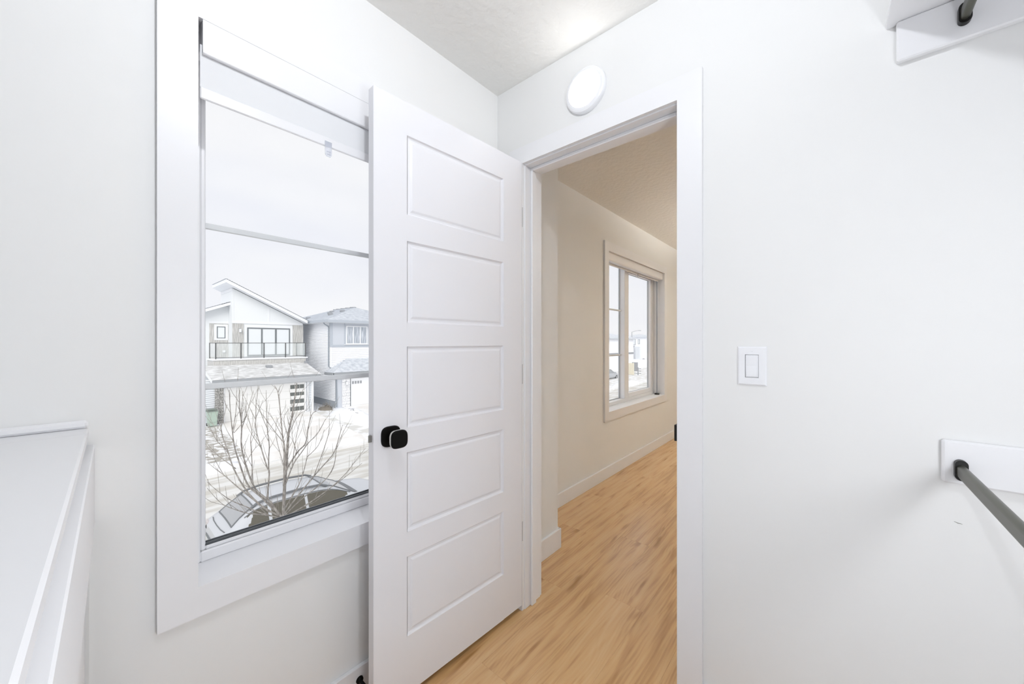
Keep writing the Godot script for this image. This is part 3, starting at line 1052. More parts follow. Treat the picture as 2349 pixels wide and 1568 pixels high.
func build_closet_fittings() -> void:
	# light switch
	var t := thing("light_switch", "white rocker light switch plate beside the doorway", "light switch", Vector3(1.313, 1.148, -0.184))
	var mb := MB.new()
	var ring := func(hy: float, hz: float, x: float) -> Array:
		return [Vector3(x, -hy, -hz), Vector3(x, -hy, hz), Vector3(x, hy, hz), Vector3(x, hy, -hz)]
	var rs := [ring.call(0.058, 0.037, 0.0), ring.call(0.058, 0.037, -0.003), ring.call(0.054, 0.033, -0.0062), ring.call(0.0345, 0.0173, -0.0066), ring.call(0.0345, 0.0173, -0.003)]
	var outs := [Vector3(-0.2, 0, 0), Vector3(-1, 0, 0), Vector3(-1, 0, 0), Vector3(-0.3, 0, 0)]
	for i in 4:
		for k in 4:
			var k2 := (k + 1) % 4
			var side: Vector3 = outs[i]
			if i == 0:
				side = (rs[0][k] + rs[0][k2]) * 0.5
			elif i == 3:
				side = -(rs[3][k] + rs[3][k2]) * 0.5
				side.x = 0.0
			mb.quad(rs[i][k], rs[i][k2], rs[i + 1][k2], rs[i + 1][k], side)
	part(t, "plate", mb, M.plate, true)
	boxpart(t, "switch_frame", Vector3(-0.0060, -0.0335, -0.0163), Vector3(-0.001, 0.0335, 0.0163), M.plate, 0.0012, true)
	mb = MB.new()
	mb.prism(PackedVector2Array([Vector2(-0.0045, -0.0305), Vector2(-0.0085, -0.0305), Vector2(-0.0068, 0.0), Vector2(-0.0072, 0.0305), Vector2(-0.0045, 0.0305)]), Vector3(0, 0, -0.0135), Vector3(1, 0, 0), Vector3(0, 1, 0), Vector3(0, 0, 0.027))
	part(t, "rocker", mb, M.plate, true)
	for y in [0.0455, -0.0455]:
		mb = MB.new()
		mb.lathe([Vector2(0.0, 0.0076), Vector2(0.0030, 0.0072), Vector2(0.0033, 0.0055)], Vector3(0, y, 0), Vector3(-1, 0, 0), 14)
		part(t, "screw", mb, M.plate, true)
	# pale rug added out of view to bounce light onto the lower walls
	mb = MB.new()
	mb.box(Vector3(0.03, 0.0005, -0.72), Vector3(0.99, 0.014, 0.46), 0.005)
	single("added_bounce_rug", mb, M.rug, "added unseen pale rug bouncing light up from the closet floor", "rug", Vector3(0.5, 0.0005, -0.13))
	# shelf, cleats and rods
	mb = MB.new()
	mb.box(Vector3(-1.099, 2.000, 0.100), Vector3(1.3125, 2.018, 0.4995), 0.001)
	single("closet_shelf", mb, M.trim, "white closet shelf on a cleat above the upper rod", "shelf", Vector3(0.15, 2.0, 0.3))
	mb = MB.new()
	mb.box(Vector3(1.295, 1.903, 0.117), Vector3(1.313, 1.9995, 0.4995), 0.003)
	single("shelf_cleat", mb, M.trim, "white cleat board under the closet shelf holding a rod socket", "cleat", Vector3(1.304, 1.903, 0.3))
	mb = MB.new()
	mb.box(Vector3(1.295, 0.897, 0.190), Vector3(1.313, 0.995, 0.4995), 0.004)
	single("rod_cleat", mb, M.trim, "white cleat board at waist height holding the lower rod", "cleat", Vector3(1.304, 0.897, 0.34))
	mb = MB.new()
	mb.box(Vector3(-1.118, 0, 0.102), Vector3(-1.1, 2.0, 0.4995), 0.001)
	single("closet_divider", mb, M.trim, "white upright end panel carrying the closet shelf and rods", "panel", Vector3(-1.109, 0, 0.3))
	var labels := ["dark oval closet rod under the white shelf", "dark oval closet rod at waist height on its own cleat"]
	var spots := [Vector2(1.952, 0.2225), Vector2(0.930, 0.2170)]
	for i in 2:
		var y: float = spots[i].x
		var z: float = spots[i].y
		t = thing("closet_rod", labels[i], "closet rod", Vector3(0.15, y, z))
		mb = MB.new()
		smooth_rod(mb, y, z, -1.092, 1.292)
		part(t, "rod", mb, M.rod)
		for q in [[1.295, -0.013], [-1.1, 0.012]]:
			mb = MB.new()
			mb.prism(stadium(0.020, 0.046), Vector3(q[0], y + 0.002, z), Vector3(0, 0, 1), Vector3(0, 1, 0), Vector3(q[1], 0, 0))
			part(t, "socket", mb, M.black_metal)


# ---------- outdoors ----------

func sheet(z0: float, y0: float, z1: float, y1: float, x0: float, x1: float, thick := 0.3) -> MB:
	# a slab along x whose top runs from (z0, y0) to (z1, y1)
	var mb := MB.new()
	var a := [Vector3(x0, y0, z0), Vector3(x1, y0, z0), Vector3(x1, y1, z1), Vector3(x0, y1, z1)]
	var b := []
	for p in a:
		b.append(p - Vector3(0, thick, 0))
	mb.quad(a[0], a[1], a[2], a[3], Vector3.UP)
	mb.quad(b[0], b[1], b[2], b[3], Vector3.DOWN)
	var outs := [Vector3(0, 0, 1), Vector3(1, 0, 0), Vector3(0, 0, -1), Vector3(-1, 0, 0)]
	for k in 4:
		mb.quad(a[k], a[(k + 1) % 4], b[(k + 1) % 4], b[k], outs[k])
	return mb


func mound(cx: float, cz: float, rx: float, rz: float, hgt: float, base: float, sd: int, rough := 0.25, n := 28) -> MB:
	var mb := MB.new()
	var f := noise(FastNoiseLite.TYPE_SIMPLEX_SMOOTH, 0.9, sd, 3)
	var rings := []
	for i in 9:
		var t := float(i) / 8.0
		var ring := []
		for k in n:
			var a := TAU * k / n
			var d := Vector2(cos(a), sin(a))
			var w := 1.0 + rough * f.get_noise_2d(d.x * 2.0 + 5.0, d.y * 2.0)
			var x := cx + d.x * rx * (1.0 - t) * w
			var z := cz + d.y * rz * (1.0 - t) * w
			var y := base + hgt * (1.0 - pow(1.0 - t, 2.2)) * (1.0 + rough * f.get_noise_2d(x * 1.7, z * 1.7)) - (0.12 if i == 0 else 0.0)
			ring.append(Vector3(x, y, z))
		rings.append(ring)
	mb.loft(rings)
	return mb


func build_street() -> void:
	var s := "structure"
	single("ground", sheet(2.8, -3.98, -8.8, -4.12, -70, 260), M.lawn, "snowy front lawn below the window", "ground", Vector3(0, -3.98, 0), s)
	single("sidewalk", sheet(-8.8, -4.11, -10.0, -4.11, -70, 260), M.walk, "pale sidewalk beside the parked car", "sidewalk", Vector3(0, -4.11, -9.4), s)
	single("road", sheet(-10.0, ROAD, -18.7, ROAD, -70, 260), M.road, "slushy pale road between the houses", "road", Vector3(0, ROAD, -14), s)
	single("curb", sheet(-18.7, -4.08, -18.95, -4.08, -70, 260), M.walk, "snowy curb along the far side of the road", "curb", Vector3(0, -4.08, -18.8), s)
	single("sidewalk", sheet(-18.95, -4.085, -20.35, -4.075, -70, 260), M.walk, "pale sidewalk across the road crossing the driveways", "sidewalk", Vector3(0, -4.08, -19.6), s)
	single("ground", sheet(-20.35, -4.085, -29.0, -3.99, -70, 260), M.lawn, "patchy snowy lawns of the houses across the road", "ground", Vector3(0, -4.0, -24), s)
	single("ground", sheet(-29.0, -3.99, -400.0, -3.99, -400, 700), M.snow, "snow covered land around and beyond the houses", "ground", Vector3(0, -3.99, -60), s)
	# driveways
	var mb := MB.new()
	drive(mb, [Vector2(5.72, -29.67), Vector2(11.26, -29.67), Vector2(10.72, -25.5), Vector2(10.30, -20.3), Vector2(9.9, -18.95), Vector2(4.78, -18.95), Vector2(4.82, -20.3), Vector2(5.15, -24.0)])
	single("driveway", mb, M.drive, "pale concrete driveway of the gabled house", "driveway", Vector3(8, -4, -24), s)
	mb = MB.new()
	drive(mb, [Vector2(13.45, -29.55), Vector2(19.0, -29.55), Vector2(19.0, -18.95), Vector2(12.95, -18.95), Vector2(13.05, -24.0)])
	single("driveway", mb, M.drive, "pale driveway of the white sided house", "driveway", Vector3(16, -4, -24), s)
	single("ground", sheet(-20.36, -4.075, -29.2, -3.975, 2.0, 5.1), M.verge, "patchy brown verge beside the gabled house's driveway", "ground", Vector3(3.5, -4.0, -24.5), s)
	single("snow_bank", mound(12.0, -24.9, 0.85, 3.3, 0.62, -4.02, 3), M.snow, "shovelled snow bank between the two driveways", "snow bank", Vector3(12.0, -4.0, -24.9))
	single("snow_bank", mound(2.6, -19.6, 1.9, 0.7, 0.28, -4.09, 9), M.snow, "low snow heap on the curb before the driveway edge", "snow bank", Vector3(2.6, -4.09, -19.6))
	single("snow_bank", mound(12.6, -18.4, 1.7, 0.5, 0.30, ROAD, 12), M.snow, "snow ridge along the curb past the driveway", "snow bank", Vector3(12.6, ROAD, -18.4))
	# dry shrub in the gap between the houses
	var t := thing("dry_shrub", "brown dry shrub in the gap between the two houses", "shrub", Vector3(12.15, -3.99, -29.6))
	part(t, "clump", mound(12.15, -29.6, 0.50, 0.7, 0.30, -3.99, 21, 0.5, 22), M.dry_bush)
	mb = MB.new()
	for i in 70:
		var a := rng.randf() * TAU
		var r := sqrt(rng.randf())
		var p := Vector3(12.15 + cos(a) * r * 0.45, -3.85 + 0.3 * (1.0 - r), -29.6 + sin(a) * r * 0.6)
		mb.tube([p, p + Vector3(rng.randf_range(-0.12, 0.12), rng.randf_range(0.08, 0.3), rng.randf_range(-0.12, 0.12))], [0.008, 0.003], 4, false)
	var st := part(t, "stems", mb, M.dry_bush)
	st.set_meta("kind", "stuff")
	# wheeled bin
	t = thing("wheeled_bin", "pale green wheeled bin beside the dark stone pillar", "bin", Vector3(5.10, -3.99, -29.0))
	mb = MB.new()
	var rg := func(hx: float, hz: float, y: float, dz: float) -> Array:
		return [Vector3(-hx, y, dz - hz), Vector3(hx, y, dz - hz), Vector3(hx, y, dz + hz), Vector3(-hx, y, dz + hz)]
	var q := [rg.call(0.20, 0.22, 0.05, 0.0), rg.call(0.24, 0.29, 0.90, 0.0)]
	for k in 4:
		var k2 := (k + 1) % 4
		mb.quad(q[0][k], q[0][k2], q[1][k2], q[1][k], Vector3((q[0][k].x + q[0][k2].x), 0, (q[0][k].z + q[0][k2].z)))
	mb.quad(q[0][0], q[0][1], q[0][2], q[0][3], Vector3.DOWN)
	mb.box(Vector3(-0.16, 0.28, 0.235), Vector3(0.16, 0.62, 0.262), 0.006)
	mb.box(Vector3(-0.26, 0.86, -0.30), Vector3(0.26, 0.92, 0.30), 0.008)
	part(t, "body", mb, M.bin, true)
	mb = MB.new()
	mb.box(Vector3(-0.27, 0.92, -0.32), Vector3(0.27, 0.97, 0.31), 0.015)
	mb.box(Vector3(-0.25, 0.97, -0.32), Vector3(0.25, 1.06, 0.06), 0.02)
	part(t, "lid", mb, M.bin_lid, true)
	for sx in [-0.20, 0.20]:
		mb = MB.new()
		mb.tube([Vector3(sx - 0.03, 0.10, -0.24), Vector3(sx + 0.03, 0.10, -0.24)], [0.10, 0.10], 16)
		part(t, "wheel", mb, M.tyre, true)


func drive(mb: MB, pts: Array) -> void:
	var y_of := func(z: float) -> float: return lerpf(-4.065, -3.965, clampf(inverse_lerp(-19.0, -29.0, z), 0.0, 1.0))
	var poly := PackedVector2Array(pts)
	var idx := Geometry2D.triangulate_polygon(poly)
	var up := Vector3.UP
	for i in range(0, idx.size(), 3):
		var p := []
		for k in 3:
			var w := poly[idx[i + k]]
			p.append(Vector3(w.x, y_of.call(w.y), w.y))
		mb.tri(p[0], p[1], p[2], up, up, up)
	var cen := Vector2.ZERO
	for w in poly:
		cen += w / poly.size()
	for i in poly.size():
		var a := poly[i]
		var b := poly[(i + 1) % poly.size()]
		var A := Vector3(a.x, y_of.call(a.y), a.y)
		var B := Vector3(b.x, y_of.call(b.y), b.y)
		var o := (a + b) * 0.5 - cen
		mb.quad(A, B, B - Vector3(0, 0.12, 0), A - Vector3(0, 0.12, 0), Vector3(o.x, 0, o.y))


func laps(mb: MB, a: Vector3, b: Vector3, y0: float, y1: float, step: float, out: Vector3, lip := 0.055) -> void:
	# horizontal lap siding between two points at ground plan, each board a slanted face with its own under-edge
	var y := y0
	while y < y1 - 0.001:
		var yt := minf(y + step, y1)
		var a0 := Vector3(a.x, y, a.z) + out * lip
		var b0 := Vector3(b.x, y, b.z) + out * lip
		var a1 := Vector3(a.x, yt, a.z) + out * 0.002
		var b1 := Vector3(b.x, yt, b.z) + out * 0.002
		mb.quad(a0, b0, b1, a1, out)
		mb.quad(Vector3(a.x, y, a.z), Vector3(b.x, y, b.z), b0, a0, Vector3.DOWN)
		y = yt


func courses(mb: MB, a: Vector3, b: Vector3, c: Vector3, d: Vector3, step: float, thick := 0.02) -> void:
	# shingle courses on the slope a-b (eave) to d-c (top)
	var up := (b - a).cross(d - a).normalized()
	if up.y < 0.0:
		up = -up
	var k := int(ceil(maxf((d - a).length(), (c - b).length()) / step))
	for i in k:
		var t0 := float(i) / k
		var t1 := float(i + 1) / k
		var l0 := a.lerp(d, t0) + up * thick
		var r0 := b.lerp(c, t0) + up * thick
		var l1 := a.lerp(d, t1) + up * 0.004
		var r1 := b.lerp(c, t1) + up * 0.004
		mb.quad(l0, r0, r1, l1, up)
		mb.quad(a.lerp(d, t0), b.lerp(c, t0), r0, l0, (a - d))


func pillar(parent: Node3D, called: String, x0: float, x1: float, y0: float, y1: float, z: float, m: Material, depth: float, rows: int) -> void:
	# coursed stones with recessed joints
	var p := boxpart(parent, called, Vector3(x0 + 0.02, y0, z - 0.02), Vector3(x1 - 0.02, y1, z + depth - 0.03), m)
	var rh := (y1 - y0) / rows
	for r in rows:
		var cut := x0 + (x1 - x0) * (0.36 + 0.30 * fmod(r * 0.618, 1.0))
		for half in 2:
			var a := x0 if half == 0 else cut + 0.012
			var b := cut - 0.012 if half == 0 else x1
			var dd := depth + rng.randf_range(-0.012, 0.022)
			boxpart(p, "stone", Vector3(a, y0 + r * rh + 0.008, z), Vector3(b, y0 + (r + 1) * rh - 0.008, z + dd), m, 0.012)


func lamp_box(parent: Node3D, x: float, y: float, z: float) -> void:
	var p := boxpart(parent, "porch_fixture", Vector3(x - 0.06, y - 0.10, z), Vector3(x + 0.06, y + 0.14, z + 0.05), M.far_dark, 0.008)
	boxpart(p, "shade", Vector3(x - 0.05, y - 0.16, z + 0.05), Vector3(x + 0.08, y + 0.09, z + 0.19), M.fascia, 0.012)


func build_gabled_house() -> void:
	var g := GROUND
	var t := thing("house", "two-storey house with a single-slope gable, glass balcony and wide garage", "house", Vector3(8.5, g, -33))
	var zg := -29.67
	# garage
	var mb := MB.new()
	mb.box(Vector3(4.55, g - 0.2, -36.0), Vector3(11.26, -1.2, zg - 0.06))
	part(t, "garage_wall", mb, M.siding_shop)
	mb = MB.new()
	laps(mb, Vector3(4.55, 0, zg - 0.06), Vector3(11.26, 0, zg - 0.06), g, -1.2, 0.13, Vector3(0, 0, 1))
	part(t, "garage_siding", mb, M.siding_shop).set_meta("kind", "stuff")
	# garage door with four lights up one side
	var dr := boxpart(t, "garage_door", Vector3(5.86, g + 0.02, zg - 0.05), Vector3(10.66, -1.78, zg - 0.005), M.garage_door, 0.004)
	var ph := (1.78 * -1.0 - g - 0.02) / 4.0
	for i in 4:
		boxpart(dr, "door_section", Vector3(5.87, g + 0.025 + i * ph, zg - 0.01), Vector3(10.65, g + 0.015 + (i + 1) * ph, zg + 0.012), M.garage_door, 0.006)
	for r in [[-2.19, -1.90], [-2.70, -2.45], [-3.26, -2.96], [-3.80, -3.50]]:
		for c in 3:
			var xa := 9.68 + c * 0.315
			boxpart(dr, "door_light", Vector3(xa, r[0], zg), Vector3(xa + 0.295, r[1], zg + 0.020), M.house_glass, 0.003)
	mb = MB.new()
	mb.box(Vector3(5.80, g, zg - 0.04), Vector3(5.86, -1.72, zg + 0.05), 0.004)
	mb.box(Vector3(10.66, g, zg - 0.04), Vector3(10.74, -1.72, zg + 0.05), 0.004)
	mb.box(Vector3(5.80, -1.78, zg - 0.04), Vector3(10.74, -1.66, zg + 0.05), 0.004)
	part(t, "garage_trim", mb, M.fascia)
	boxpart(t, "corner_board", Vector3(11.12, g, zg - 0.05), Vector3(11.28, -1.25, zg + 0.01), M.fascia, 0.004)
	pillar(t, "stone_pillar", 5.36, 5.80, g, -1.55, zg - 0.04, M.stone_dark, 0.14, 13)
	mb = MB.new()
	mb.tube([Vector3(10.86, -1.25, zg + 0.05), Vector3(10.86, g + 0.05, zg + 0.05)], [0.045, 0.045], 8)
	part(t, "downspout", mb, M.fascia)
	# garage roof
	var e0 := Vector3(5.12, -1.17, -29.10)
	var e1 := Vector3(11.58, -1.17, -29.10)
	var r0 := Vector3(5.12, -0.40, -32.15)
	var r1 := Vector3(11.58, -0.40, -32.15)
	mb = MB.new()
	courses(mb, e0, e1, r1, r0, 0.15)
	mb.quad(e0 - Vector3(0, 0.03, 0), e1 - Vector3(0, 0.03, 0), r1 - Vector3(0, 0.03, 0), r0 - Vector3(0, 0.03, 0), Vector3.DOWN)
	part(t, "garage_roof", mb, M.shingle)
	mb = MB.new()
	mb.box(Vector3(5.12, -1.36, -29.16), Vector3(11.58, -1.18, -29.06), 0.02)
	part(t, "gutter", mb, M.gutter)
	boxpart(t, "soffit", Vector3(5.12, -1.42, zg - 0.02), Vector3(11.58, -1.36, -29.12), M.fascia)
	for sx in [5.12, 11.58]:
		mb = MB.new()
		mb.prism(PackedVector2Array([Vector2(-29.10, -1.17), Vector2(-32.15, -0.40), Vector2(-32.15, -0.62), Vector2(-29.10, -1.37)]), Vector3(sx - 0.02, 0, 0), Vector3(0, 0, 1), Vector3(0, 1, 0), Vector3(0.04, 0, 0))
		part(t, "rake_board", mb, M.fascia)
	boxpart(t, "roof_vent", Vector3(8.58, -0.66, -31.30), Vector3(8.96, -0.48, -31.00), M.far_dark, 0.01)
	boxpart(t, "roof_vent", Vector3(11.40, -0.50, -31.90), Vector3(11.54, -0.28, -31.76), M.far_dark, 0.01)
	# band under the deck, deck and railing
	mb = MB.new()
	mb.box(Vector3(5.72, -0.7, -34.0), Vector3(11.60, -0.07, -32.10))
	part(t, "deck_wall", mb, M.cladding)
	mb = MB.new()
	var x := 5.72
	while x < 11.58:
		mb.box(Vector3(x, -0.55, -32.11), Vector3(x + 0.098, -0.075, -32.075), 0.004)
		x += 0.105
	part(t, "deck_cladding", mb, M.cladding).set_meta("kind", "stuff")
	boxpart(t, "deck", Vector3(5.66, -0.07, -34.1), Vector3(11.74, 0.035, -32.02), M.fascia, 0.01)
	var rl := boxpart(t, "railing", Vector3(5.80, 1.13, -32.14), Vector3(11.60, 1.17, -32.08), M.rail, 0.004)
	for px in [5.84, 7.28, 8.70, 10.14, 11.57]:
		boxpart(rl, "post", Vector3(px - 0.032, 0.0, -32.10), Vector3(px + 0.032, 1.17, -32.04), M.rail, 0.004)
	boxpart(rl, "bottom_rail", Vector3(5.84, 0.10, -32.13), Vector3(11.57, 0.135, -32.09), M.rail, 0.003)
	for i in 4:
		var xa: float = [5.88, 7.32, 8.74, 10.18][i]
		var xb: float = [7.24, 8.66, 10.10, 11.53][i]
		boxpart(rl, "glass_panel", Vector3(xa, 0.14, -32.118), Vector3(xb, 1.125, -32.110), M.rail_glass)
	for sx in [5.84, 11.57]:
		boxpart(rl, "side_rail", Vector3(sx - 0.025, 1.13, -33.95), Vector3(sx + 0.025, 1.17, -32.14), M.rail, 0.003)
		boxpart(rl, "side_glass", Vector3(sx - 0.004, 0.14, -33.9), Vector3(sx + 0.004, 1.125, -32.18), M.rail_glass)
		boxpart(rl, "post", Vector3(sx - 0.03, 0.0, -33.98), Vector3(sx + 0.03, 1.17, -33.92), M.rail, 0.003)
	# upper block under the single-slope roof
	var zf := -34.04
	var slope := 0.5045
	var roof_y := func(xx: float) -> float: return 5.81 - (xx - 6.68) * slope
	mb = MB.new()
	mb.prism(PackedVector2Array([Vector2(7.19, -0.5), Vector2(12.02, -0.5), Vector2(12.02, roof_y.call(12.02) - 0.28), Vector2(7.19, roof_y.call(7.19) - 0.28)]), Vector3(0, 0, -37.6), Vector3(1, 0, 0), Vector3(0, 1, 0), Vector3(0, 0, -zf * -1.0 + 37.6 - 0.02))
	part(t, "upper_wall", mb, M.panel)
	# smooth panels of the gable, divided by battens
	mb = MB.new()
	mb.prism(PackedVector2Array([Vector2(7.29, 2.78), Vector2(9.50, 2.78), Vector2(9.50, roof_y.call(9.50) - 0.30), Vector2(7.29, roof_y.call(7.29) - 0.30)]), Vector3(0, 0, zf - 0.03), Vector3(1, 0, 0), Vector3(0, 1, 0), Vector3(0, 0, 0.035))
	part(t, "gable_panel", mb, M.panel)
	mb = MB.new()
	mb.prism(PackedVector2Array([Vector2(9.62, 2.78), Vector2(12.02, 2.78), Vector2(12.02, roof_y.call(12.02) - 0.30), Vector2(9.62, roof_y.call(9.62) - 0.30)]), Vector3(0, 0, zf - 0.03), Vector3(1, 0, 0), Vector3(0, 1, 0), Vector3(0, 0, 0.035))
	part(t, "gable_panel", mb, M.panel)
	boxpart(t, "batten", Vector3(9.50, 2.78, zf - 0.03), Vector3(9.62, roof_y.call(9.62) - 0.31, zf + 0.022), M.fascia, 0.003)
	boxpart(t, "corner_board", Vector3(7.17, 2.63, zf - 0.12), Vector3(7.29, roof_y.call(7.30) - 0.30, zf + 0.016), M.panel, 0.003)
	boxpart(t, "band_board", Vector3(7.17, 2.63, zf - 0.03), Vector3(12.06, 2.80, zf + 0.035), M.fascia, 0.004)
	# vertical cladding below the band
	mb = MB.new()
	x = 7.19
	while x < 12.0:
		if x < 7.86 or x > 11.26:
			mb.box(Vector3(x, -0.05, zf - 0.03), Vector3(x + 0.113, 2.63, zf + 0.012), 0.004)
		x += 0.12
	part(t, "cladding", mb, M.cladding).set_meta("kind", "stuff")
	# balcony door
	mb = MB.new()
	mb.box(Vector3(7.95, 0.03, zf - 0.03), Vector3(8.11, 2.51, zf + 0.04), 0.004)
	mb.box(Vector3(11.09, 0.03, zf - 0.03), Vector3(11.27, 2.51, zf + 0.04), 0.004)
	mb.box(Vector3(8.11, 2.34, zf - 0.03), Vector3(11.09, 2.51, zf + 0.04), 0.004)
	part(t, "door_trim", mb, M.fascia)
	mb = MB.new()
	frame_ring(mb, 8.11, 11.09, 0.14, 2.34, 0.09, zf - 0.02, zf + 0.05, 0.004)
	mb.box(Vector3(9.03, 0.23, zf - 0.02), Vector3(9.13, 2.25, zf + 0.05), 0.004)
	mb.box(Vector3(9.99, 0.23, zf - 0.02), Vector3(10.11, 2.25, zf + 0.05), 0.004)
	var pd := part(t, "balcony_door", mb, M.dark_frame)
	for q in [[8.20, 9.03], [9.13, 9.99], [10.11, 11.00]]:
		boxpart(pd, "pane", Vector3(q[0], 0.23, zf - 0.02), Vector3(q[1], 2.25, zf + 0.02), M.house_blind)
	lamp_box(t, 7.64, 2.12, zf + 0.012)
	# roof slab
	var th := 0.24
	mb = MB.new()
	mb.prism(PackedVector2Array([Vector2(6.68, 5.81 - th), Vector2(12.21, 3.02 - th), Vector2(12.21, 3.02), Vector2(6.68, 5.81)]), Vector3(0, 0, -37.8), Vector3(1, 0, 0), Vector3(0, 1, 0), Vector3(0, 0, 4.45))
	var rf := part(t, "roof", mb, M.fascia)
	mb = MB.new()
	courses(mb, Vector3(12.27, 3.0, -33.31), Vector3(12.27, 3.0, -37.84), Vector3(6.64, 5.84, -37.84), Vector3(6.64, 5.84, -33.31), 0.16, 0.035)
	part(rf, "shingles", mb, M.shingle_blue)
	mb = MB.new()
	mb.prism(PackedVector2Array([Vector2(6.74, 5.78 - th - 0.03), Vector2(7.19, 5.555 - th - 0.03), Vector2(7.19, 5.555 - th), Vector2(6.74, 5.78 - th)]), Vector3(0, 0, -37.7), Vector3(1, 0, 0), Vector3(0, 1, 0), Vector3(0, 0, 4.30))
	part(rf, "soffit", mb, M.fascia)
	boxpart(t, "frieze_board", Vector3(7.165, roof_y.call(7.19) - 0.50, -37.4), Vector3(7.192, roof_y.call(7.19) - 0.27, zf - 0.13), M.fascia)
	# wing with the small window
	var zw := -35.2
	mb = MB.new()
	mb.prism(PackedVector2Array([Vector2(4.6, -0.6), Vector2(7.25, -0.6), Vector2(7.25, 4.05), Vector2(4.6, 2.95)]), Vector3(0, 0, -37.4), Vector3(1, 0, 0), Vector3(0, 1, 0), Vector3(0, 0, 37.4 + zw))
	part(t, "wing_wall", mb, M.panel)
	mb = MB.new()
	x = 6.03
	while x < 7.16:
		mb.box(Vector3(x, -0.3, zw - 0.02), Vector3(x + 0.113, 2.62, zw + 0.02), 0.004)
		x += 0.12
	part(t, "wing_cladding", mb, M.cladding).set_meta("kind", "stuff")
	boxpart(t, "band_board", Vector3(6.0, 2.62, zw - 0.02), Vector3(7.19, 2.78, zw + 0.035), M.fascia, 0.004)
	mb = MB.new()
	frame_ring(mb, 6.31, 7.15, 1.36, 2.55, 0.16, zw, zw + 0.045, 0.004)
	part(t, "window_trim", mb, M.fascia)
	mb = MB.new()
	frame_ring(mb, 6.47, 7.00, 1.50, 2.40, 0.055, zw, zw + 0.05, 0.003)
	var sw := part(t, "small_window", mb, M.dark_frame)
	boxpart(sw, "pane", Vector3(6.52, 1.55, zw), Vector3(6.95, 2.35, zw + 0.03), M.house_blind)
	boxpart(t, "wall_vent", Vector3(6.82, 0.42, zw + 0.02), Vector3(6.98, 0.58, zw + 0.12), M.fascia, 0.012)
	mb = MB.new()
	mb.prism(PackedVector2Array([Vector2(4.3, 3.04), Vector2(7.22, 4.26), Vector2(7.22, 4.05), Vector2(4.3, 2.83)]), Vector3(0, 0, -37.6), Vector3(1, 0, 0), Vector3(0, 1, 0), Vector3(0, 0, 37.6 - 34.6))
	var wr := part(t, "wing_roof", mb, M.fascia)
	mb = MB.new()
	courses(mb, Vector3(4.26, 3.04, -34.57), Vector3(4.26, 3.04, -37.64), Vector3(7.22, 4.28, -37.64), Vector3(7.22, 4.28, -34.57), 0.16, 0.035)
	part(wr, "shingles", mb, M.shingle_blue)


